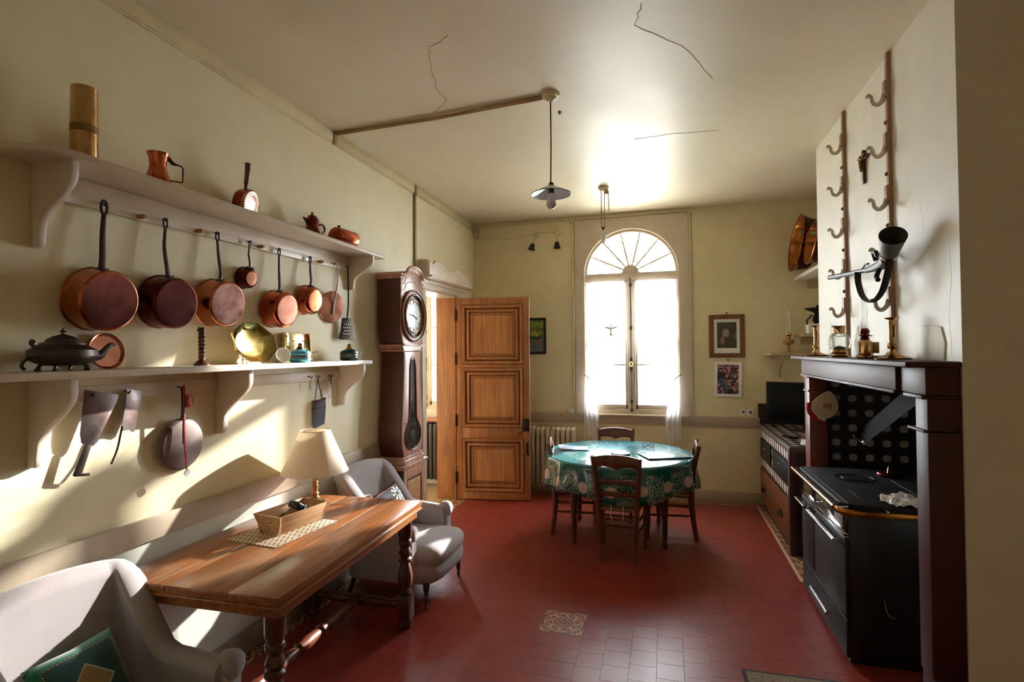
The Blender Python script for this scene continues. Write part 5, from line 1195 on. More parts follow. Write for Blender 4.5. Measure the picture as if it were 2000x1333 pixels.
# ---------------------------------------------------------------- ceiling conduit, pendant lamp, rise-and-fall pulley
b = B(); b.tube([(XL + 0.02, 3.37, ZC - 0.014), (-1.5, 3.335, ZC - 0.016), (-0.72, 3.262, ZC - 0.014)], 0.014, 8, flat=0.8); b.box((XL, 3.352, ZC - 0.09), (XL + 0.03, 3.388, ZC), 0.004)
tag(b.build('ceiling_conduit', plain('tan_conduit_paint', S(176, 146, 110), 0.45)), 'tan conduit crossing the ceiling to the pendant lamp', 'conduit')
b = B(); b.box((XL, 4.668, 2.35), (XL + 0.02, 4.70, 3.23), 0.004); b.box((XL, 4.66, 3.21), (XL + 0.03, 4.708, ZC), 0.005); tag(b.build('wall_conduit', plain('tan_conduit_paint_wall', S(150, 128, 88), 0.45)), 'vertical tan conduit on the left wall above the tall clock', 'conduit')
pn = thing('pendant_lamp', 'pendant lamp with flat white enamel shade and bare bulb', 'lamp', (-0.668, 3.255, 0))
b = B(); b.lathe([(0.0, ZC - 0.05), (0.012, ZC - 0.05), (0.02, ZC - 0.04), (0.034, ZC - 0.035), (0.04, ZC - 0.025), (0.052, ZC - 0.02), (0.058, ZC - 0.0), (0, ZC)], seg=24, caps=False); b.build('ceiling_rose', M['cream_trim'], pn)
b = B(); b.tube([(0, 0, ZC - 0.05), (0.001, 0.002, 3.0), (-0.003, 0.0, 2.735)], 0.0045, 8); b.build('cord', plain('brown_cord', S(104, 74, 52), 0.8), pn)
b = B(); b.lathe([(0.02, 2.725), (0.026, 2.722), (0.122, 2.672), (0.126, 2.669), (0.1225, 2.668), (0.024, 2.715), (0.02, 2.72)], seg=44, caps=False); ps = b.build('lamp_shade', plain('white_enamel_shade', S(206, 214, 226), 0.18, var=0.02), pn)
b = B(); b.tube([(0.1255 * math.cos(a), 0.1255 * math.sin(a), 2.6695) for a in [2 * PI * k / 44 for k in range(44)]], 0.0022, 6, closed=True); b.build('shade_rim', M['matt_black'], ps)
b = B(); b.lathe([(0.0, 2.745), (0.012, 2.743), (0.016, 2.73), (0.018, 2.70), (0.017, 2.675), (0, 2.675)], seg=18, caps=False); b.build('lamp_holder', M['matt_black'], pn)
b = B(); b.lathe([(0.0135, 2.678), (0.016, 2.665), (0.022, 2.645), (0.030, 2.622), (0.031, 2.605), (0.026, 2.588), (0.014, 2.578), (0, 2.575)], seg=24, caps=False); b.build('bulb', plain('opal_bulb', S(214, 204, 206), 0.2, var=0.02), pn)
pu = thing('rise_and_fall_fitting', 'ceiling rose with pulley, cords and white counterweight before the window', 'lamp fitting', (-0.562, 5.28, 0))
b = B(); b.lathe([(0.0, ZC - 0.045), (0.025, ZC - 0.045), (0.035, ZC - 0.03), (0.05, ZC - 0.02), (0.052, ZC), (0, ZC)], seg=24, caps=False); b.build('ceiling_rose', M['cream_trim'], pu)
b = B(); b.lathe([(0.0, -0.01), (0.022, -0.01), (0.018, -0.004), (0.018, 0.004), (0.022, 0.01), (0, 0.01)], (0.028, 0, ZC - 0.05), 'Y', 18, caps=False); b.cyl((0.028, 0, ZC - 0.05), (0.02, 0, ZC - 0.02), 0.004, seg=6); b.build('pulley', M['brass_dark'], pu)
b = B()
b.tube([(-0.022, 0, ZC - 0.045), (-0.022, 0, 2.91)], 0.0035, 6); b.tube([(0.008, 0, ZC - 0.05), (0.008, 0, 2.91)], 0.0035, 6); b.tube([(0.05, 0, ZC - 0.05), (0.05, 0, 3.08), (0.058, 0, 3.06)], 0.0035, 6); b.tube([(0.03, 0, ZC - 0.08), (0.055, 0, 3.07)], 0.0015, 5)
b.build('cord', plain('tan_cord', S(150, 124, 92), 0.8), pu)
b = B(); b.lathe([(0.0, 2.725), (0.006, 2.74), (0.024, 2.775), (0.028, 2.80), (0.028, 2.85), (0.02, 2.868), (0.008, 2.874), (0, 2.874)], (-0.006, 0, 0), seg=20, caps=False); b.build('counterweight', M['white'], pu)
b = B(); b.tube([(-0.022, 0, 2.91), (-0.006, 0, 2.872), (0.008, 0, 2.91)], 0.005, 6); b.ball((-0.006, 0, 2.89), 0.012, (1, 0.6, 1.4), 8); b.build('hook', M['dark_iron'], pu)

# ---------------------------------------------------------------- round table, cloth, four rush chairs
RTX, RTY, RR = -0.435, 5.07, 0.665
rt = thing('round_table', 'round wooden table on turned legs under the green cloth', 'table', (RTX, RTY, 0), math.radians(5))
b = B(); b.lathe([(0, 0.70), (RR - 0.02, 0.70), (RR - 0.005, 0.706), (RR - 0.005, 0.722), (RR - 0.015, 0.728), (0, 0.728)], seg=48, caps=False); b.build('tabletop', M['walnut'], rt)
b = B(); b.lathe([(0.50, 0.60), (0.52, 0.60), (0.52, 0.70), (0.50, 0.70), (0.50, 0.60)], seg=40, caps=False); b.build('apron', M['walnut'], rt)
for sx in (-1, 1):
    for sy in (-1, 1):
        b = B(); b.lathe([(0.012, 0), (0.022, 0.012), (0.024, 0.03), (0.016, 0.05), (0.02, 0.07), (0.026, 0.075), (0.026, 0.09), (0.018, 0.10), (0.026, 0.14), (0.024, 0.2), (0.034, 0.40), (0.03, 0.46), (0.022, 0.47), (0.034, 0.485), (0.022, 0.5), (0.036, 0.52), (0.036, 0.70)], (sx * 0.385, sy * 0.34, 0), seg=16); b.build('leg', M['walnut'], rt)
t = NT('green_oilcloth'); v = t.tc.outputs['Object']; s_ = t.sep(v)
r_ = t.math('SQRT', t.math('ADD', t.math('MULTIPLY', s_[0], s_[0]), t.math('MULTIPLY', s_[1], s_[1]))); th = t.math('ARCTAN2', s_[1], s_[0])
uu = t.math('MULTIPLY', th, 0.68); zz = s_[2]
cell = t.math('SUBTRACT', t.math('FRACT', t.math('DIVIDE', uu, 0.2373)), 0.5); cu = t.math('MULTIPLY', cell, 0.2373)
med = t.math('LESS_THAN', t.math('ADD', t.math('POWER', cu, 2.0), t.math('POWER', t.math('ADD', t.math('SUBTRACT', zz, 0.57), t.math('MULTIPLY', t.math('SINE', t.math('MULTIPLY', th, 3.0)), 0.02)), 2.0)), 0.0021)
wv = t.n.new('ShaderNodeTexVoronoi'); wv.feature = 'DISTANCE_TO_EDGE'; wv.inputs['Scale'].default_value = 26; t.link(t.comb(uu, zz), wv.inputs['Vector'])
vine = t.math('LESS_THAN', t.math('ABSOLUTE', t.math('SUBTRACT', wv.outputs['Distance'], 0.16)), 0.055)
stripe = t.math('GREATER_THAN', t.math('ABSOLUTE', cell), 0.17)
bandz = t.math('LESS_THAN', zz, 0.685)
skf = t.math('MULTIPLY', t.math('MULTIPLY', vine, bandz), stripe)
green = t.ramp(t.noise(t.mapping((1, 1, 1)), 4.0, 3), [(0.3, S(22, 84, 78)), (0.7, S(30, 104, 94))])
topc = t.mix(t.math('MULTIPLY', t.math('LESS_THAN', t.math('ABSOLUTE', t.math('SUBTRACT', r_, 0.45)), 0.07), t.math('LESS_THAN', wv.outputs['Distance'], 0.05)), S(66, 134, 140), S(160, 190, 186))
col = t.mix(t.math('GREATER_THAN', zz, 0.735), green, topc)
col = t.mix(skf, col, S(176, 184, 164)); col = t.mix(t.math('MULTIPLY', med, bandz), col, S(196, 172, 158))
t.set(col, 0.14, Coat_Weight=0.6, Coat_Roughness=0.06); M['cloth'] = t.m
b = B(); N = 120; prof = [(0.0, 0), (0.2, 0), (0.4, 0), (0.55, 0), (0.63, 0), (0.655, 0.0), (0.667, 0.003), (0.674, 0.012)] + [(0.676, 0.012 + 0.0325 * k) for k in range(1, 9)]
rings = []
for r, d in prof:
    ring = []
    for k in range(N):
        a = 2 * PI * k / N; amp = min(1, d / 0.22)
        f = 0.026 * math.sin(11 * a + 0.6) + 0.014 * math.sin(17 * a + 1.9) + 0.012 * math.sin(5 * a)
        rr = r + amp * (f + 0.022) if d > 0 else r
        dd = d * (1 + 0.10 * math.sin(4 * a + 0.8)) if d > 0.02 else d
        ring.append(b.bm.verts.new((rr * math.cos(a), rr * math.sin(a), 0.7465 - dd)))
        if r == 0: break
    rings.append(ring)
for k in range(N): b.bm.faces.new((rings[0][0], rings[1][k], rings[1][(k + 1) % N]))
for a_, c_ in zip(rings[1:], rings[2:]):
    for k in range(N): b.bm.faces.new((a_[k], a_[(k + 1) % N], c_[(k + 1) % N], c_[k]))
bmesh.ops.recalc_face_normals(b.bm, faces=list(b.bm.faces)); bmesh.ops.solidify(b.bm, geom=list(b.bm.faces), thickness=0.0025)
cl = b.build('tablecloth', M['cloth'], None, 180); cl.location = (RTX, RTY, 0); tag(cl, 'green patterned oilcloth draped over the round table', 'tablecloth')

def rush_chair(label, loc, rz):
    r = thing('dining_chair', label, 'chair', loc, rz, group='four rustic chairs round the table'); w = M['chair_wood']
    hs = 0.155
    for s in (-1, 1):
        b = B(); P = smooth_path([(s * 0.122, -0.215, 0.0), (s * 0.138, -0.185, 0.2), (s * 0.152, -0.175, 0.44), (s * 0.168, -0.195, 0.65), (s * 0.186, -0.24, 0.85)], 5)
        b.tube(P, [0.017 + 0.005 * math.sin(PI * i / (len(P) - 1)) for i in range(len(P))], 8, flat=1.15); b.build('back_post', w, r)
        b = B(); P = smooth_path([(s * 0.175, 0.205, 0.0), (s * 0.18, 0.20, 0.2), (s * 0.185, 0.185, 0.44)], 5); b.tube(P, [0.014 + 0.007 * i / (len(P) - 1) for i in range(len(P))], 8); b.build('front_leg', w, r)
    def rail(z, hh, y0, hwid, scal):
        pts = []
        for i in range(21):
            u = -1 + 2 * i / 20; pts.append((u * hwid, z + hh / 2 + scal * 0.024 * (1 - u * u)))
        low = []
        for i in range(21):
            u = 1 - 2 * i / 20; q = abs(u)
            d = 0.0 if scal == 0 else (0.014 * (1 - (q / 0.12)) if q < 0.12 else 0.006 * math.sin((q - 0.12) / 0.88 * PI) * -2.2) - 0.0
            low.append((u * hwid, z - hh / 2 - (d if scal else -0.012 * (1 - u * u) * 0)))
        t = B(); t.prism(pts + low, 'Y', y0 - 0.009, y0 + 0.009, 0.003); return t
    rail(0.80, 0.085, -0.228, 0.178, 1).build('top_rail', w, r)
    rail(0.645, 0.036, -0.194, 0.166, 0).build('back_rail', w, r)
    rail(0.545, 0.036, -0.183, 0.160, 0).build('back_rail', w, r)
    b = B(); b.prism([(-0.165, -0.185), (0.165, -0.185), (0.20, 0.205), (-0.20, 0.205)], 'Z', 0.405, 0.435, 0.01); b.build('rush_seat', plain('rush_seat', S(126, 100, 62), 0.8, var=0.2, nscale=40), r)
    b = B(); b.prism([(-0.15, -0.165), (0.15, -0.165), (0.182, 0.19), (-0.182, 0.19)], 'Z', 0.436, 0.476, 0.017); sc = b.build('seat_cushion', plain('grey_green_cushion', S(108, 106, 84), 0.9, bump=0.2, bscale=200), r)
    for s in (-1, 1):
        b = B(); b.tube(smooth_path([(s * 0.05, -0.17, 0.45), (s * 0.045, -0.20, 0.42), (s * 0.05, -0.205, 0.375), (s * 0.035, -0.205, 0.34)], 4), 0.003, 5); b.build('cushion_tie', M['paper'], sc)
    for p0, p1 in (((-0.142, -0.178, 0.345), (0.142, -0.178, 0.345)), ((-0.182, 0.192, 0.26), (0.182, 0.192, 0.26)), ((-0.182, 0.192, 0.17), (0.182, 0.192, 0.17)), ((-0.138, -0.18, 0.22), (-0.178, 0.2, 0.22)), ((0.138, -0.18, 0.22), (0.178, 0.2, 0.22)), ((-0.142, -0.18, 0.31), (-0.18, 0.195, 0.31)), ((0.142, -0.18, 0.31), (0.18, 0.195, 0.31))):
        b = B(); b.turned([(0.008, 0), (0.0115, 0.3), (0.0115, 0.7), (0.008, 1)], p0, p1, 8); b.build('stretcher', w, r)
    return r
rush_chair('rustic wooden chair nearest the camera with its back to us', (-0.372, 4.535, 0), math.radians(-3))
rush_chair('rustic wooden chair at the right of the round table seen edge on', (0.035, 5.15, 0), math.radians(90))
rush_chair('rustic wooden chair at the left of the round table before the radiator', (-0.835, 5.03, 0), math.radians(-80))
rush_chair('rustic wooden chair on the far side of the round table under the window', (-0.52, 5.59, 0), math.radians(180))

# things on the round table
ZT = 0.749
ft = thing('paper_folder', 'pale blue grey folded paper at the left of the round table', 'paper', (-0.86, 5.14, ZT), math.radians(12))
b = B(); b.prism([(-0.14, -0.10), (0.14, -0.10), (0.14, 0.10), (-0.14, 0.10)], 'Z', 0.0, 0.002); b.build('lower_sheet', M['paper'], ft)
b = B(); b.grid(lambda u, v: (-0.14 + 0.28 * u, -0.10 + 0.20 * v, 0.006 + 0.016 * (1 - u) ** 2), 8, 2, 0.001); b.build('upper_sheet', plain('blue_grey_paper', S(140, 158, 180), 0.5), ft)
tv_ = thing('trivet', 'black round trivet in the middle of the round table', 'trivet', (-0.40, 4.98, ZT))
b = B(); b.lathe([(0.0, 0), (0.085, 0), (0.088, 0.005), (0.085, 0.011), (0.0, 0.011)], seg=32, caps=False); b.build('disc', M['black'], tv_)
b = B(); b.tube([(0.05, -0.03, 0.012), (0.06, -0.07, 0.012), (0.03, -0.1, 0.006)], 0.003, 6); b.build('loop', M['black'], tv_)
bk = thing('flat_folder', 'large thin dark edged folder lying at the right of the round table', 'folder', (-0.02, 4.98, ZT), math.radians(24))
b = B(); b.box((-0.20, -0.15, 0.0), (0.20, 0.15, 0.009), 0.003); b.build('folder_body', M['black'], bk)
b = B(); b.box((-0.196, -0.146, 0.0085), (0.196, 0.146, 0.011), 0.001); b.build('cover', plain('pale_blue_cover', S(150, 172, 176), 0.2, var=0.04), bk)
sp_ = thing('spectacles', 'folded dark spectacles on the far side of the round table', 'spectacles', (-0.17, 5.36, ZT), math.radians(-10))
b = B()
for s in (-1, 1): b.tube([(s * 0.034 + 0.024 * math.cos(a), 0.0, 0.02 + 0.018 * math.sin(a)) for a in [2 * PI * k / 16 for k in range(16)]], 0.0025, 6, closed=True)
b.tube([(-0.012, 0, 0.024), (0.012, 0, 0.024)], 0.0025, 6); b.build('frame', M['black'], sp_)
for s in (-1, 1):
    b = B(); b.tube([(s * 0.058, 0, 0.026), (s * 0.055, 0.012, 0.022), (-s * 0.06, 0.022 + 0.006 * s, 0.008)], 0.002, 6); b.build('temple', M['black'], sp_)
# ---------------------------------------------------------------- chimney breast and tiled hearth recess
def T(loc): return Matrix.Translation(-Vector(loc))
b = B()
b.box((1.19, 2.66, 1.60), (XR, 4.80, ZC + 0.05)); b.box((1.19, 2.66, 0.0), (XR, 2.79, 1.60)); b.box((1.19, 4.725, 0.0), (XR, 4.80, 1.60))
breast = struct(b.build('wall_4', M['breast'], smooth=0))
t = NT('dotted_tile'); s_ = t.sep(t.tc.outputs['Object'])
q = t.math('ADD', t.math('POWER', t.math('DIVIDE', t.math('ABSOLUTE', s_[0]), 0.029), 2.6), t.math('POWER', t.math('DIVIDE', t.math('ABSOLUTE', s_[1]), 0.027), 2.6))
t.set(t.mix(t.math('LESS_THAN', q, 1.0), S(40, 27, 25), S(176, 158, 150)), 0.45); M['dot'] = t.m
t = NT('pale_dotted_tile'); s_ = t.sep(t.tc.outputs['Object'])
q = t.math('ADD', t.math('POWER', t.math('DIVIDE', t.math('ABSOLUTE', s_[0]), 0.034), 3.0), t.math('POWER', t.math('DIVIDE', t.math('ABSOLUTE', s_[1]), 0.038), 3.0))
t.set(t.mix(t.math('LESS_THAN', q, 1.0), S(96, 72, 74), S(232, 222, 218)), 0.25); M['dot2'] = t.m
def flat_tile(name, hx, hy, m, h=0.005):
    b = B(); b.box((-hx, -hy, -0.002), (hx, hy, h), 0.0015, 1); me = b.build(name, m, None, 0); d = me.data; bpy.data.objects.remove(me); return d
TPI = 0.1135; me_dot = flat_tile('dotted_tile', TPI / 2 - 0.0015, TPI / 2 - 0.0015, M['dot'])
def put(me, name, loc, rot, parent):
    o = bpy.data.objects.new(name, me); COL.objects.link(o); o.location = loc; o.rotation_euler = rot; o.parent = parent; return o
for j in range(6):
    for i in range(6): put(me_dot, 'dotted_tile', (1.275 + i * TPI, 4.722, 0.852 + j * TPI), (PI / 2, 0, 0), breast)
for j in range(6):
    for i in range(13): put(me_dot, 'dotted_tile', (1.878, 4.66 - i * TPI, 0.852 + j * TPI), (PI / 2, 0, -PI / 2), breast)
b = B(); b.box((1.883, 2.79, 0.0), (XR, 4.725, 1.60)); b.box((1.192, 4.7232, 0.0), (1.883, 4.7252, 1.60)); b.build('hearth_back', M['matt_black'], breast, 0)
M['plaster_crack'] = plain('plaster_crack', S(196, 186, 166), 0.8)
b = B(); b.prism([(2.80, 1.64), (3.06, 1.64), (3.085, 1.70), (3.07, 1.79), (3.02, 1.805), (2.90, 1.80), (2.825, 1.79), (2.79, 1.72)], 'X', 1.184, 1.192, 0.003); b.build('plaster_patch', M['breast'], breast)
for P in ([(2.74, 1.66), (2.76, 1.85), (2.735, 2.0), (2.75, 2.2)], [(3.02, 2.42), (2.98, 2.3), (2.99, 2.22)], [(3.55, 2.50), (3.58, 2.42)]):
    b = B(); b.tube([(1.1908, y + random.uniform(-0.004, 0.004), z) for y, z in [((1 - k) * a[0] + k * c[0], (1 - k) * a[1] + k * c[1]) for a, c in zip(P, P[1:]) for k in (0, 0.25, 0.5, 0.75)]], 0.0014, 5); b.build('crack', M['plaster_crack'], breast)


loc = (1.1, 3.73, 0)
mp = thing('mantelpiece', 'dark red brown wooden mantelpiece surrounding the black range', 'mantelpiece', loc); T_ = T(loc)
M['mant'] = plain('dark_red_brown_gloss_paint', S(66, 26, 22), 0.5, var=0.12, Specular_IOR_Level=0.4, nscale=5)
b = B(T_); b.box((0.985, 2.655, 1.612), (1.188, 4.84, 1.638), 0.007, 3); b.build('mantel_shelf', M['mant'], mp)
b = B(T_); b.box((1.045, 2.935, 1.497), (1.185, 4.755, 1.612), 0.003); b.build('frieze', M['mant'], mp)
b = B(T_); b.box((1.035, 2.93, 1.482), (1.06, 4.75, 1.497), 0.003); b.build('frieze_bead', M['mant'], mp)
for y0, y1 in ((2.668, 2.915), (4.745, 4.765)):
    if y0 < 3:
        b = B(T_); b.box((1.06, y0, 1.495), (1.185, y1, 1.612), 0.003); b.build('corner_block', M['mant'], mp)
        b = B(T_); b.box((1.045, y0 - 0.0, 1.478), (1.185, y1 - 0.06, 1.493), 0.003); b.box((1.05, y0, 1.335), (1.185, 2.83, 1.347), 0.003); b.build('moulding', M['mant'], mp)
b = B(T_); b.box((1.065, 2.668, 0.30), (1.188, 2.782, 1.478), 0.004); b.build('post', M['mant'], mp)
b = B(T_); b.box((1.075, 2.675, 0.0), (1.188, 2.79, 0.30), 0.004); b.build('plinth', M['mant'], mp)
b = B(T_); b.box((1.065, 4.61, 0.0), (1.188, 4.75, 1.482), 0.004); b.box((1.055, 4.60, 1.36), (1.188, 4.755, 1.376), 0.003); b.box((1.05, 4.60, 1.47), (1.188, 4.758, 1.486), 0.003); b.build('post', plain('red_brown_post', S(116, 58, 42), 0.42, var=0.1), mp)

# ---------------------------------------------------------------- hook racks, crucifix, funnel sprayer on the chimney breast
for y, lab, zz in ((3.335, 'nearer of two wooden hook strips on the chimney breast, holding the funnel', (3.05, 2.765, 2.477, 2.207, 1.929)), (4.085, 'farther wooden hook strip on the chimney breast, left of the crucifix', (3.048, 2.761, 2.478, 2.198, 1.938))):
    loc = (1.19, y, 1.64); r = thing('hook_strip', lab, 'hook rack', loc, group='hook strips on the chimney breast'); T_ = T(loc)
    b = B(T_); b.box((1.17, y - 0.016, 1.64), (1.192, y + 0.016, ZC), 0.003)
    b.build('strip', plain('brown_strip_paint', S(168, 134, 110), 0.45), r)
    for z in zz:
        b = B(T_); b.box((1.158, y - 0.019, z + 0.01), (1.172, y + 0.019, z + 0.10), 0.003); b.build('hook_block', plain('brown_block_paint', S(170, 138, 114), 0.45), r)
        b = B(T_); P = smooth_path([(1.165, y, z + 0.03), (1.155, y, z - 0.005), (1.13, y, z - 0.026), (1.108, y, z - 0.012), (1.10, y, z + 0.02), (1.086, y, z + 0.03), (1.078, y, z + 0.016)], 5)
        b.tube(P, [0.009 - 0.004 * i / (len(P) - 1) for i in range(len(P))], 8, flat=1.5, up=(0, 1, 0)); b.build('hook', plain('cream_hook', S(206, 196, 176), 0.3, 0.2), r)
    for z in (2.92, 2.64, 2.36, 2.08):
        b = B(T_); b.ball((1.168, y, z), 0.012, seg=8); b.build('stud', M['brass_dark'], r)
loc = (1.178, 3.718, 2.80); cx_o = thing('crucifix', 'small dark wooden crucifix between the two hook strips', 'crucifix', loc); T_ = T(loc)
b = B(T_); b.box((1.172, 3.704, 2.70), (1.188, 3.732, 2.905), 0.003); b.box((1.172, 3.655, 2.842), (1.188, 3.79, 2.866), 0.003); b.build('cross', M['walnut'], cx_o)
b = B(T_); b.tube([(1.165, 3.718, 2.775), (1.163, 3.718, 2.81), (1.165, 3.718, 2.845)], [0.006, 0.009, 0.01], 8); b.ball((1.163, 3.718, 2.862), 0.011, seg=8); b.tube([(1.167, 3.665, 2.868), (1.165, 3.69, 2.85), (1.164, 3.718, 2.842), (1.165, 3.746, 2.85), (1.167, 3.778, 2.868)], 0.005, 6); b.build('figure', M['brass_dark'], cx_o)
# funnel sprayer lying across two hooks
loc = (1.09, 3.35, 2.16); fn_ = thing('funnel_sprayer', 'grey metal hand sprayer with wide funnel mouth, long tube and black strap', 'sprayer', loc); T_ = T(loc)
b = B(T_); p0, p1 = Vector((1.10, 3.14, 2.165)), Vector((1.075, 3.01, 2.245)); d = (p1 - p0); Lf = d.length; qf = Matrix.Translation(p0) @ d.to_track_quat('Z', 'Y').to_matrix().to_4x4()
b.lathe([(0.032, 0.0), (0.037, 0.012), (0.060, Lf), (0.0575, Lf), (0.038, 0.018), (0.0, 0.012)], seg=36, M=qf, caps=False); b.build('funnel', M['zinc'], fn_)
b = B(T_); b.lathe([(0.036, -0.004), (0.041, 0.003), (0.043, 0.02), (0.039, 0.024)], seg=30, M=qf, caps=False); b.build('collar', M['white_paint'], fn_)
b = B(T_); b.tube([(1.103, 3.16, 2.155), (1.105, 3.22, 2.138), (1.10, 3.32, 2.133), (1.09, 3.42, 2.132)], [0.034, 0.030, 0.022, 0.015], 12); b.build('body', M['zinc'], fn_)
b = B(T_); b.tube([(1.09, 3.40, 2.133), (1.09, 3.7, 2.152), (1.09, 4.12, 2.182)], [0.014, 0.014, 0.016], 10); b.build('tube', M['zinc'], fn_)
b = B(T_); b.tube([(1.09, 3.28, 2.165), (1.075, 3.27, 2.21), (1.07, 3.22, 2.20), (1.075, 3.21, 2.175)], 0.012, 8); b.tube([(1.09, 3.24, 2.11), (1.07, 3.22, 2.07), (1.068, 3.19, 2.05)], 0.012, 8); b.tube([(1.085, 3.47, 2.15), (1.08, 3.40, 2.165), (1.08, 3.36, 2.16)], 0.006, 6); b.build('trigger', M['iron_black'], fn_)
b = B(T_); b.tube(smooth_path([(1.075, 3.51, 2.135), (1.07, 3.49, 2.07), (1.07, 3.42, 1.985), (1.075, 3.30, 1.945), (1.08, 3.18, 1.985), (1.08, 3.10, 2.07), (1.08, 3.07, 2.14)], 6), 0.017, 6, flat=0.25, up=(1, 0, 0)); b.build('strap', M['matt_black'], fn_)

# ---------------------------------------------------------------- brass things on the mantel shelf
ZM = 1.6385
def candlestick(label, x, y, hgt):
    r = thing('brass_candlestick', label, 'candlestick', (x, y, ZM), group='pair of brass candlesticks on the mantel'); k = hgt / 0.21
    bb = B(); pts = []
    prof_ = [(0.062, 0), (0.064, 0.007), (0.050, 0.014), (0.030, 0.024), (0.018, 0.04)]
    rings = []
    for rr, h in prof_:
        rings.append([bb.bm.verts.new((rr * (1.25 if rr > 0.03 else 1) * math.copysign(abs(math.cos(a)) ** 0.75, math.cos(a)), rr * math.copysign(abs(math.sin(a)) ** 0.75, math.sin(a)), h * k)) for a in [2 * PI * i / 24 for i in range(24)]])
    for a_, c_ in zip(rings, rings[1:]):
        for i in range(24): bb.bm.faces.new((a_[i], a_[(i + 1) % 24], c_[(i + 1) % 24], c_[i]))
    bb.bm.faces.new(list(reversed(rings[0]))); bb.bm.faces.new(rings[-1]); bb.build('foot', M['brass'], r)
    bb = B(); bb.lathe([(rr, h * k) for rr, h in [(0.016, 0.038), (0.013, 0.05), (0.024, 0.058), (0.026, 0.066), (0.018, 0.074), (0.022, 0.078), (0.017, 0.084), (0.017, 0.195), (0.02, 0.198)]], seg=20); bb.build('stem', M['brass'], r)
    bb = B(); bb.lathe([(rr, h * k) for rr, h in [(0.0, 0.196), (0.02, 0.197), (0.034, 0.204), (0.035, 0.207), (0.018, 0.204), (0.012, 0.190), (0, 0.19)]], seg=24, caps=False); bb.build('drip_pan', M['brass'], r)
    bb = B(); bb.box((-0.003, -0.0205, 0.11 * k), (0.003, -0.0165, 0.17 * k)); bb.build('slot', M['matt_black'], r)
    return r
candlestick('brass candlestick at the far left end of the mantel', 1.105, 4.55, 0.235)
candlestick('brass candlestick on the mantel right of the oil lamp', 1.105, 3.13, 0.215)
r = thing('glass_lantern', 'round glass globe lantern with brass collar on the mantel', 'lantern', (1.105, 3.99, ZM))
b = B(); b.lathe([(0.0, 0), (0.052, 0), (0.054, 0.012), (0.047, 0.02), (0.052, 0.032), (0.044, 0.045), (0.042, 0.05), (0, 0.05)], seg=28, caps=False); b.build('lantern_base', M['brass'], r)
b = B(); b.lathe([(0.044, 0.048), (0.062, 0.062), (0.07, 0.09), (0.068, 0.115), (0.056, 0.142), (0.038, 0.158), (0.035, 0.16)], seg=32, caps=False); b.build('globe', M['lamp_glass'], r)
b = B(); b.lathe([(0.0, 0.05), (0.04, 0.05), (0.035, 0.066), (0.01, 0.074), (0, 0.075)], seg=20, caps=False); b.build('burner', M['dark_iron'], r)
b = B(); b.lathe([(0.036, 0.156), (0.036, 0.19), (0.042, 0.204), (0.045, 0.206), (0.034, 0.2), (0.03, 0.16)], seg=24, caps=False); b.build('collar', M['brass'], r)
b = B(); b.tube(smooth_path([(-0.03, -0.03, 0.185), (-0.03, -0.07, 0.17), (-0.02, -0.115, 0.145), (0.0, -0.125, 0.135), (-0.02, -0.06, 0.135), (-0.045, -0.02, 0.15)], 5), 0.0022, 6); b.build('wire_bail', M['brass_dark'], r)
r = thing('brass_oil_lamp', 'faceted brass oil lamp with tall glass chimney on the mantel', 'oil lamp', (1.10, 3.50, ZM), math.radians(20))
b = B(); b.lathe([(0.05, 0), (0.052, 0.008), (0.042, 0.018), (0.038, 0.022), (0.041, 0.03), (0.041, 0.085), (0.026, 0.105), (0, 0.108)], seg=8, caps=False); b.build('font', M['brass'], r, 20)
b = B(); b.box((-0.02, -0.085, 0.03), (0.02, -0.038, 0.092), 0.003); b.box((-0.024, -0.09, 0.006), (0.024, -0.04, 0.016), 0.003); b.build('reflector_box', M['brass_dark'], r)
b = B(); b.box((-0.043, -0.012, 0.032), (-0.0405, 0.012, 0.086), 0.001); b.build('glass_front', M['paper'], r)
b = B(); b.lathe([(0.018, 0.104), (0.026, 0.112), (0.018, 0.122), (0.028, 0.13), (0.02, 0.142), (0.026, 0.15), (0.022, 0.165), (0.012, 0.172)], seg=16); b.cyl((0.015, 0, 0.13), (0.045, 0, 0.128), 0.003, seg=6); b.build('burner', M['copper_dark'], r)
b = B(); b.lathe([(0.02, 0.155), (0.026, 0.185), (0.020, 0.21), (0.0185, 0.25), (0.0185, 0.41)], seg=24, caps=False); b.build('glass_chimney', M['lamp_glass'], r)

# ---------------------------------------------------------------- the black range in the hearth
loc = (1.25, 3.76, 0); rg = thing('kitchen_range', 'black enamelled kitchen range with brass rail and chrome handles', 'stove', loc); T_ = T(loc)
FX, Y0, Y1, ZR = 0.92, 3.285, 4.245, 0.86
bk = M['black']
b = B(T_); b.box((FX + 0.02, Y0 + 0.012, 0.0), (1.78, Y1 - 0.012, 0.80), 0.004); b.build('body', bk, rg)
def plan(x0, x1, y0, y1, r, n=8):
    pts = [(x1, y1), (x1, y0)] + [(x0 + r + r * math.cos(a), y0 + r + r * math.sin(a)) for a in [math.radians(270 - 90 * k / n) for k in range(n + 1)]] + [(x0 + r * 0.4 + r * 0.4 * math.cos(a), y1 - r * 0.4 + r * 0.4 * math.sin(a)) for a in [math.radians(180 - 90 * k / n) for k in range(n + 1)]]
    return pts
b = B(T_); b.prism(plan(0.905, 1.80, Y0 - 0.02, Y1 + 0.0, 0.10), 'Z', 0.80, ZR, 0.006); b.build('top_plate', plain('iron_top', S(18, 18, 19), 0.5, Specular_IOR_Level=0.3), rg)
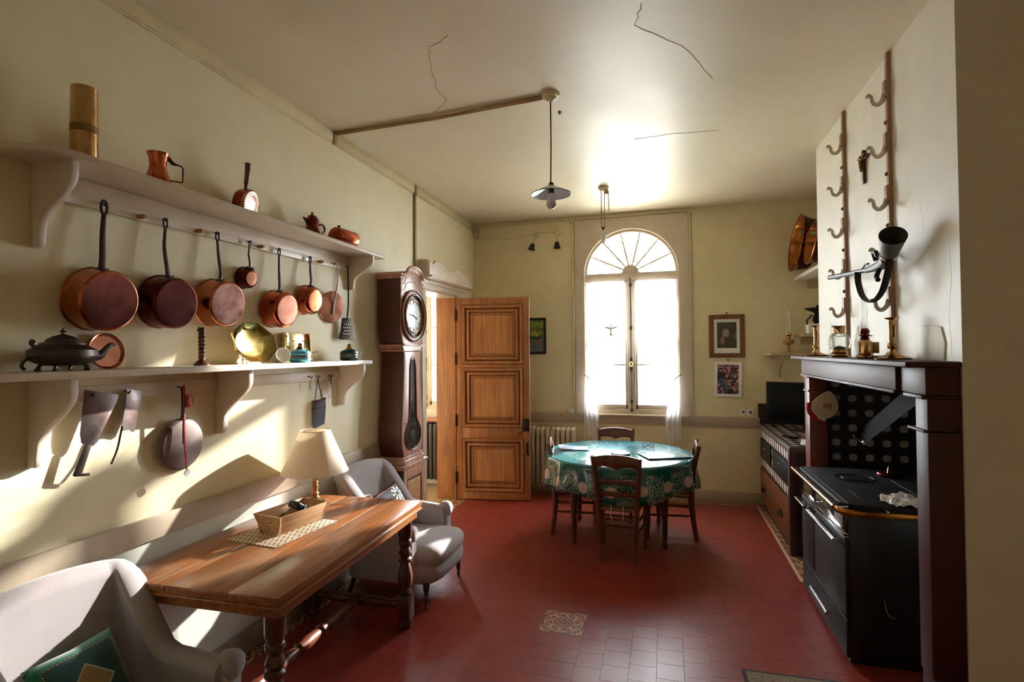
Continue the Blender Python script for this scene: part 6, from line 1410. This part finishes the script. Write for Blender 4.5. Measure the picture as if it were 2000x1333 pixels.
b = B(T_); b.lathe([(0.0, 0), (0.115, 0), (0.115, 0.004), (0.108, 0.004), (0.106, 0.001), (0.075, 0.001), (0.073, 0.004), (0.0, 0.005)], (1.16, 3.93, ZR), seg=36, caps=False); b.build('hotplate', M['iron_black'], rg)
for x, ya, yb in ((1.03, 3.40, 3.62), (1.36, 3.42, 3.92)):
    b = B(T_); b.box((x, ya, ZR - 0.001), (x + 0.004, yb, ZR + 0.0012)); b.build('plate_seam', M['steel'], rg)
b = B(T_); b.box((0.965, 3.37, ZR - 0.001), (1.75, 3.374, ZR + 0.001)); b.box((0.935, 3.28, ZR - 0.001), (0.94, 4.22, ZR + 0.0018)); b.build('plate_edge', M['steel'], rg)
# brass rail: straight bar, curved corner, side bar
b = B(T_); b.cyl((0.865, Y1 - 0.005, 0.845), (0.865, 3.235 + 0.02, 0.845), 0.014, seg=14); b.build('brass_rail', M['brass'], rg)
b = B(T_); P = [(0.865, 3.24, 0.842)] + [(0.865 + 0.11 - 0.11 * math.cos(a), 3.235 - 0.085 * math.sin(a) * 1.0 + 0.0, 0.842) for a in [math.radians(k * 9) for k in range(0, 11)]] + [(1.2, 3.15, 0.842), (1.78, 3.15, 0.842)]
b.tube(P, 0.017, 10, flat=0.55, up=(0, 0, 1)); b.build('brass_corner_rail', metal('amber_brass', S(168, 112, 44), 0.25), rg)
for p0, p1 in (((0.865, Y1 - 0.01, 0.845), (0.93, Y1 - 0.01, 0.845)), ((0.865, 3.25, 0.845), (0.93, 3.27, 0.845)), ((1.10, 3.15, 0.845), (1.10, 3.27, 0.845))):
    b = B(T_); b.cyl(p0, p1, 0.009, seg=8); b.build('rail_bracket', M['chrome'], rg)
# front: two upper windows, two doors, drawer
for ya, yb in ((3.93, 4.225), (3.30, 3.905)):
    b = B(T_); b.box((FX + 0.008, ya, 0.695), (FX + 0.024, yb, 0.79), 0.002); b.build('control_panel', M['dark_glass'], rg)
    b = B(T_); b.box((FX - 0.004, ya, 0.685), (FX + 0.024, yb, 0.697), 0.003); b.build('chrome_strip', M['chrome'], rg)
b = B(T_); b.box((FX - 0.006, 3.29, 0.672), (FX + 0.02, 3.90, 0.680), 0.003); b.build('chrome_strip', M['chrome'], rg)
b = B(T_); b.box((FX + 0.004, 3.34, 0.715), (FX + 0.009, 3.49, 0.775), 0.001); b.build('thermometer_window', plain('pale_window', S(150, 150, 146), 0.3), rg)
for ya, yb, lab in ((3.93, 4.235, 'narrow fire door'), (3.292, 3.915, 'wide oven door')):
    b = B(T_); b.box((FX, ya, 0.235), (FX + 0.024, yb, 0.668), 0.005); d = b.build('range_door', M['matt_black'], rg); d['label'] = lab
    y0_, y1_ = ya + 0.03, yb - 0.03
    b = B(T_); b.cyl((FX - 0.045, y0_, 0.645), (FX - 0.045, y1_, 0.645), 0.011, seg=12)
    for yy in (y0_ + 0.02, y1_ - 0.02): b.cyl((FX - 0.045, yy, 0.645), (FX + 0.004, yy, 0.645), 0.006, seg=8)
    b.build('handle', M['chrome'], d)
b = B(T_); b.box((FX, 3.292, 0.03), (FX + 0.024, 4.235, 0.225), 0.005); d = b.build('range_drawer', M['matt_black'], rg)
b = B(T_); b.cyl((FX - 0.04, 3.50, 0.165), (FX - 0.04, 3.86, 0.165), 0.009, seg=12)
for yy in (3.52, 3.84): b.cyl((FX - 0.04, yy, 0.165), (FX + 0.004, yy, 0.165), 0.005, seg=8)
b.build('handle', M['chrome'], d)
b = B(T_); b.tube(smooth_path([(1.10, Y0 + 0.004, 0.36), (1.105, Y0 - 0.012, 0.31), (1.115, Y0 - 0.022, 0.288), (1.138, Y0 - 0.03, 0.284)], 5), 0.0055, 8); b.build('side_hook', M['steel'], rg)
# slanted steel splash panel above the range
loc = (1.45, 3.8, 1.2); r = thing('hood_flap', 'slanted dark metal hood flap hanging over the range', 'hood', loc); T_ = T(loc)
b = B(T_); v = [(1.30, 4.167, 1.047), (1.20, 2.83, 1.54), (1.26, 3.283, 1.523), (1.36, 4.62, 1.03)]
t_ = bmesh.new(); vs = [t_.verts.new(p) for p in v]; t_.faces.new(vs); bmesh.ops.solidify(t_, geom=list(t_.faces), thickness=0.012); b._merge(t_); b.build('flap_panel', plain('dark_steel_panel', S(22, 22, 23), 0.6, 0.0, Specular_IOR_Level=0.06), r)
b = B(T_); b.tube([(1.30, 4.167, 1.044), (1.36, 4.62, 1.027)], 0.008, 8); b.build('flap_edge', M['steel'], r)
for p in ((1.30, 4.19, 1.05), (1.35, 4.57, 1.035)):
    b = B(T_); b.ball(p, 0.016, (0.8, 1, 1.2), 8); b.build('clip', M['chrome'], r)
# crumpled paper and copper pan on the range
loc = (1.22, 3.34, ZR + 0.0015); r = thing('crumpled_paper', 'crumpled white kitchen paper on the near corner of the range', 'paper', loc); random.seed(11)
b = B(); cr_ = {}
def crum(u, v):
    k = (round(u * 12), round(v * 10))
    if k not in cr_: cr_[k] = (random.uniform(-0.012, 0.012), random.uniform(-0.012, 0.012), random.uniform(0.0, 0.028) if 0 < k[0] < 12 and 0 < k[1] < 10 else random.uniform(0.0, 0.022))
    q = cr_[k]; return (-0.09 + 0.19 * u + q[0], -0.10 + 0.19 * v + q[1], 0.002 + q[2] + 0.022 * math.sin(u * PI) * abs(math.sin(v * 5)))
b.grid(crum, 12, 10, 0.0012); b.build('paper_sheet', M['paper'], r, 0)
loc = (1.40, 4.05, ZR + 0.0015); r = thing('copper_lidded_dish', 'low copper dish with arched handle at the back of the range', 'dish', loc)
b = B(); b.lathe([(0, 0), (0.07, 0.0), (0.075, 0.01), (0.07, 0.02), (0.04, 0.028), (0, 0.03)], seg=28, caps=False); b.build('dish_body', M['copper_dark'], r)
b = B(); b.tube([(0.03 - 0.06 * k / 12, 0.05 - 0.1 * k / 12, 0.022 + 0.045 * math.sin(PI * k / 12)) for k in range(13)], 0.008, 8, flat=0.5); b.build('handle', M['copper'], r)
# oven mitt hanging in the hearth
t = NT('mitt_cloth'); s_ = t.sep(t.tc.outputs['Object']); n = t.noise(t.mapping((1, 1, 1)), 34, 3)
mot = t.math('LESS_THAN', t.math('ADD', t.math('POWER', t.math('DIVIDE', t.math('SUBTRACT', s_[0], 0.015), 0.03), 2.0), t.math('POWER', t.math('DIVIDE', t.math('SUBTRACT', s_[2], 0.005), 0.035), 2.0)), 1.0)
t.set(t.mix(t.math('MULTIPLY', mot, t.math('GREATER_THAN', n, 0.5)), S(206, 190, 156), S(170, 110, 78)), 0.9)
r = thing('oven_mitt', 'cream printed oven mitt with red edging hanging inside the hearth', 'oven mitt', (1.165, 4.58, 1.262), rot=(0, math.radians(18), math.radians(-12)))
out_m = [(-0.085, -0.06), (-0.03, -0.098), (0.03, -0.10), (0.085, -0.05), (0.09, 0.01), (0.06, 0.075), (0.0, 0.115), (-0.045, 0.08), (-0.088, 0.0)]
out_s = [(p.x, p.z) for p in smooth_path([(x, 0, z) for x, z in out_m + [out_m[0]]], 4)][:-1]
b = B(); b.prism(out_s, 'Y', -0.014, 0.014, 0.010); b.build('mitt_body', t.m, r, 60)
b = B(); b.tube([(x, 0, z) for x, z in out_s], 0.005, 6, closed=True); b.build('dark_binding', plain('navy_binding', S(34, 36, 52), 0.8), r)
b = B(); b.tube(smooth_path([(-0.104, -0.004, -0.015), (-0.085, -0.004, -0.076), (-0.03, -0.004, -0.117), (0.032, -0.004, -0.118)], 5), 0.019, 8, flat=0.7); b.build('red_cuff', plain('crimson_cuff', S(170, 26, 52), 0.8), r)
b = B(); b.tube([(0, 0, 0.115), (0.002, 0, 0.16), (-0.002, 0, 0.2)], 0.0025, 5); b.build('hanging_loop', M['matt_black'], r)
b = B(); b.prism([(-0.022, -0.108), (0.034, -0.115), (0.036, -0.095), (-0.02, -0.088)], 'Y', -0.021, -0.018); b.build('white_label', M['paper'], r)

# ---------------------------------------------------------------- tiled dresser with drawers in the alcove
loc = (1.3, 5.6, 0); dr = thing('tiled_dresser', 'tiled kitchen cupboard with dark doors and a wooden drawer in the corner', 'cupboard', loc); T_ = T(loc)
DX = 0.98; dw = plain('dark_brown_carcass', S(46, 30, 28), 0.4)
b = B(T_); b.box((DX + 0.012, 4.87, 0.03), (1.70, 6.335, 0.845), 0.003); b.build('carcass', dw, dr)
b = B(T_); b.box((DX - 0.012, 4.862, 0.845), (1.70, 6.337, 0.885), 0.004); b.build('worktop_edge', plain('grey_brown_edge', S(106, 90, 78), 0.45), dr)
me_ft = flat_tile('dotted_tile', 0.0485, 0.0485, M['dot2'], 0.006)
me_fd = flat_tile('dotted_tile', 0.0485, 0.0485, M['dot'], 0.006)
for k in range(14):
    for z in (0.79, 0.49): put(me_ft, 'dotted_tile', (DX + 0.011 - loc[0], 4.935 + 0.1 * k - loc[1], z - loc[2]), (PI / 2, 0, -PI / 2), dr)
for y in (5.685,):
    for z in (0.69, 0.59): put(me_ft, 'dotted_tile', (DX + 0.011 - loc[0], y - loc[1], z), (PI / 2, 0, -PI / 2), dr)
for z in (0.69, 0.59): put(me_ft, 'dotted_tile', (DX + 0.011 - loc[0], 4.935 - loc[1], z), (PI / 2, 0, -PI / 2), dr)
for i in range(5):
    for k in range(14): put(me_fd, 'dotted_tile', (DX + 0.05 + 0.1 * i - loc[0], 4.935 + 0.1 * k - loc[1], 0.884), (0, 0, 0), dr)
for i in range(6):
    for j in range(2): put(me_fd, 'dotted_tile', (DX + 0.045 + 0.1 * i - loc[0], 6.354 - loc[1], 0.945 + 0.1 * j), (PI / 2, 0, 0), dr)
b = B(T_); b.box((DX - 0.015, 6.337, 0.885), (1.70, 6.358, 1.10), 0.002); b.build('backsplash', dw, dr)
for ya, yb in ((4.99, 5.63), (5.74, 6.30)):
    b = B(T_); b.box((DX - 0.006, ya, 0.545), (DX + 0.013, yb, 0.735), 0.004); d = b.build('cupboard_door', M['matt_black'], dr)
    b = B(T_); b.ball((DX - 0.012, (ya + yb) / 2, 0.66), 0.010, seg=8); b.build('knob', M['chrome'], d)
b = B(T_); b.box((DX - 0.008, 4.96, 0.075), (DX + 0.013, 6.30, 0.425), 0.004); d = b.build('drawer', wood('reddish_drawer_wood', S(104, 56, 32), S(146, 84, 48), 'Y', 0.4), dr)
for y in (5.24, 6.06):
    b = B(T_); b.box((DX - 0.010, y - 0.055, 0.205), (DX - 0.006, y + 0.055, 0.275), 0.002); b.tube([(DX - 0.010, y - 0.04, 0.245), (DX - 0.035, y - 0.03, 0.225), (DX - 0.035, y + 0.03, 0.225), (DX - 0.010, y + 0.04, 0.245)], 0.006, 6); b.build('drawer_pull', M['iron_black'], d)
b = B(T_); b.box((DX - 0.014, 4.858, 0.0), (DX + 0.05, 4.925, 0.845), 0.003); b.build('corner_post', plain('purple_brown_post', S(70, 44, 52), 0.4), dr)
b = B(T_); b.box((DX + 0.02, 4.90, 0.0), (1.68, 6.33, 0.03)); b.build('plinth', dw, dr)
loc = (1.32, 5.83, 0.891); tv = thing('television', 'black flat screen television standing on the tiled cupboard', 'television', loc, math.radians(-24)); tb = plain('black_plastic', S(15, 15, 16), 0.35, Specular_IOR_Level=0.25)
b = B(); b.box((-0.36, -0.02, 0.06), (0.36, 0.025, 0.47), 0.006); b.build('screen_casing', tb, tv)
b = B(); b.box((-0.34, -0.0225, 0.085), (0.34, -0.018, 0.45), 0.001); b.build('screen', plain('matt_screen', S(13, 13, 13), 0.35, Specular_IOR_Level=0.15), tv)
b = B(); b.box((-0.03, -0.01, 0.012), (0.03, 0.03, 0.08), 0.004); b.lathe([(0, 0), (0.14, 0), (0.14, 0.006), (0.05, 0.014), (0, 0.014)], sx=1.3, sy=0.8, seg=28, caps=False); b.build('stand', tb, tv)
b = B(); b.ball((0.0, -0.022, 0.072), 0.006, seg=8); b.build('power_light', M['chrome'], tv)
loc = (1.20, 5.10, 0.892); r = thing('letter_sheet', 'white letter with a red stamp lying at the near end of the tiled cupboard', 'paper', loc, math.radians(-15))
b = B(); b.grid(lambda u, v: (-0.09 + 0.2 * u, -0.15 + 0.3 * v, 0.001 + 0.012 * v * v), 4, 6, 0.0012); b.build('sheet', M['paper'], r, 0)
b = B(); b.box((-0.085, 0.10, 0.011), (-0.04, 0.14, 0.0145)); b.build('red_stamp', red, r)
loc = (1.08, 5.34, 0.892); r = thing('remote_control', 'slim black remote control on the tiled cupboard beside the letter', 'remote control', loc, math.radians(52))
b = B(); b.box((-0.02, -0.07, 0), (0.02, 0.07, 0.014), 0.005); b.build('casing', tb, r)
b = B()
for i in range(3):
    for k in range(5): b.box((-0.013 + 0.01 * i, -0.05 + 0.02 * k, 0.013), (-0.007 + 0.01 * i, -0.04 + 0.02 * k, 0.0155))
b.build('button', M['zinc'], r)['kind'] = 'stuff'

# ---------------------------------------------------------------- alcove shelves, oil lamp, kettle, copper basins
M['alcove'] = plain('olive_shelf_paint', S(178, 160, 118), 0.5, var=0.06)
loc = (1.48, 6.36, 1.615); r = thing('corner_shelf', 'small olive painted shelf above the television holding an oil lamp', 'shelf', loc); T_ = T(loc)
b = B(T_); b.prism([(1.02, 6.36), (1.95, 6.36), (1.95, 6.10), (1.06, 6.10), (1.01, 6.16)], 'Z', 1.622, 1.65, 0.006); b.build('board', M['alcove'], r)
b = B(T_); b.prism([(1.05, 1.622), (1.36, 1.622), (1.28, 1.585), (1.13, 1.585)], 'Y', 6.14, 6.36, 0.006); b.build('underside_block', M['alcove'], r)
b = B(T_); b.tube(smooth_path([(1.19, 6.15, 1.59), (1.195, 6.22, 1.56), (1.19, 6.32, 1.49), (1.19, 6.35, 1.38)], 5), 0.013, 8, flat=0.7); b.build('bracket', M['alcove'], r)
loc = (1.25, 6.22, 1.6505); r = thing('oil_lamp', 'dull brass oil lamp with thin glass chimney on the corner shelf', 'oil lamp', loc)
b = B(); b.lathe([(0.0, 0), (0.045, 0), (0.04, 0.012), (0.015, 0.022), (0.012, 0.07), (0.02, 0.085), (0.05, 0.10), (0.056, 0.12), (0.048, 0.138), (0.02, 0.15), (0, 0.15)], seg=26, caps=False); b.build('font', plain('rosy_brass', S(176, 132, 90), 0.35, 0.6), r)
b = B(); b.lathe([(0.02, 0.148), (0.026, 0.16), (0.02, 0.175), (0.03, 0.19), (0.028, 0.215), (0.02, 0.22)], seg=18); b.cyl((0.02, 0, 0.18), (0.05, 0, 0.18), 0.004, seg=6); b.build('burner', M['brass'], r)
b = B(); b.lathe([(0.022, 0.218), (0.026, 0.245), (0.019, 0.28), (0.018, 0.44)], seg=20, caps=False); b.build('glass_chimney', M['lamp_glass'], r)
loc = (1.63, 6.2, 1.82); r = thing('alcove_shelf', 'upper short olive shelf in the alcove holding the dark kettle', 'shelf', loc); T_ = T(loc)
b = B(T_); b.box((1.33, 5.95, 1.815), (1.95, 6.36, 1.845), 0.004); b.box((1.40, 6.33, 1.74), (1.95, 6.36, 1.815), 0.003); b.build('board', M['alcove'], r)
loc = (1.49, 6.05, 1.8455); r = thing('coffee_grinder', 'dark metal mill with wide dished top half hidden by the chimney breast', 'grinder', loc)
b = B(); b.box((-0.10, -0.06, 0), (0.03, 0.07, 0.10), 0.006); b.build('white_box', M['paper'], r)
b = B(); b.lathe([(0.0, 0.10), (0.03, 0.10), (0.05, 0.13), (0.045, 0.17), (0.03, 0.2), (0.05, 0.22), (0.12, 0.25), (0.125, 0.258), (0.05, 0.235), (0.0, 0.23)], (0.0, 0, 0), seg=28, caps=False); b.lathe([(0, 0.235), (0.03, 0.24), (0.012, 0.27), (0.016, 0.285), (0, 0.29)], seg=16, caps=False); b.tube([(-0.10, -0.02, 0.09), (-0.11, -0.03, 0.13), (-0.06, -0.02, 0.19)], 0.008, 6); b.build('mill_body', M['iron_black'], r)
loc = (1.63, 5.6, 2.43); r = thing('high_alcove_shelf', 'deep high shelf behind the chimney breast holding big copper basins', 'shelf', loc); T_ = T(loc)
b = B(T_); b.box((1.325, 4.81, 2.415), (1.95, 6.30, 2.45), 0.004); b.build('board', M['white_paint'], r)
b = B(T_); b.box((1.45, 6.26, 2.33), (1.93, 6.30, 2.415), 0.003); b.box((1.45, 5.0, 2.33), (1.93, 5.04, 2.415), 0.003); b.build('bearer', M['alcove'], r)
M['basin_in'] = metal('golden_copper_inside', S(190, 126, 56), 0.22, tarnish=S(140, 84, 36))
def basin(label, x, y, rad, dep, zrot, tiltd):
    r = thing('copper_basin', label, 'basin', (x, y, 2.4505 + rad * 1.0), rot=(0, math.radians(-90 - tiltd), zrot), group='copper basins on the high shelf')
    b = B(); b.lathe([(rad, dep), (rad * 0.97, dep - 0.01), (rad * 0.86, 0.03), (rad * 0.70, 0.0), (0, -0.004)], seg=44, caps=False); b.build('basin_outside', M['copper_dark'], r)
    b = B(); b.lathe([(rad * 0.995, dep), (rad * 0.955, dep - 0.01), (rad * 0.845, 0.034), (rad * 0.69, 0.005), (0, 0.002)], seg=44, caps=False); b.build('basin_inside', M['basin_in'], r)
    b = B(); b.tube([(rad * math.cos(a), rad * math.sin(a), dep) for a in [2 * PI * k / 48 for k in range(48)]], 0.006, 8, closed=True); b.build('rolled_rim', M['copper'], r)
    for s in (-1, 1):
        b = B(); b.tube([(-0.04, s * (rad + 0.003), dep - 0.03), (-0.03, s * (rad + 0.04), dep - 0.03), (0.03, s * (rad + 0.04), dep - 0.03), (0.04, s * (rad + 0.003), dep - 0.03)], 0.010, 8); b.build('handle', M['iron_black'], r)
    return r
basin('largest copper basin leaning at the far end of the high shelf', 1.455, 5.98, 0.285, 0.17, math.radians(0), -9)
basin('second copper basin on the high shelf partly behind the chimney breast', 1.435, 5.46, 0.19, 0.14, math.radians(0), -9)
# doormat in the foreground
t = NT('brown_doormat'); s_ = t.sep(t.tc.outputs['Object']); n = t.noise(t.mapping((1, 1, 1)), 90, 3)
e = t.math('MAXIMUM', t.math('ABSOLUTE', t.math('DIVIDE', s_[0], 0.34)), t.math('ABSOLUTE', t.math('DIVIDE', s_[1], 0.35)))
t.set(t.mix(t.math('GREATER_THAN', e, 0.95), t.ramp(n, [(0.35, S(96, 80, 62)), (0.65, S(140, 122, 98))]), S(52, 46, 42)), 0.95); t.bump(n, 0.5, 0.004)
b = B(); b.box((-0.34, -0.35, 0), (0.34, 0.35, 0.010), 0.004); o = b.build('doormat', t.m); o.location = (0.715, 2.735, 0.0008); o.rotation_euler.z = math.radians(1.5); tag(o, 'brown doormat with dark border on the red floor before the range', 'doormat')
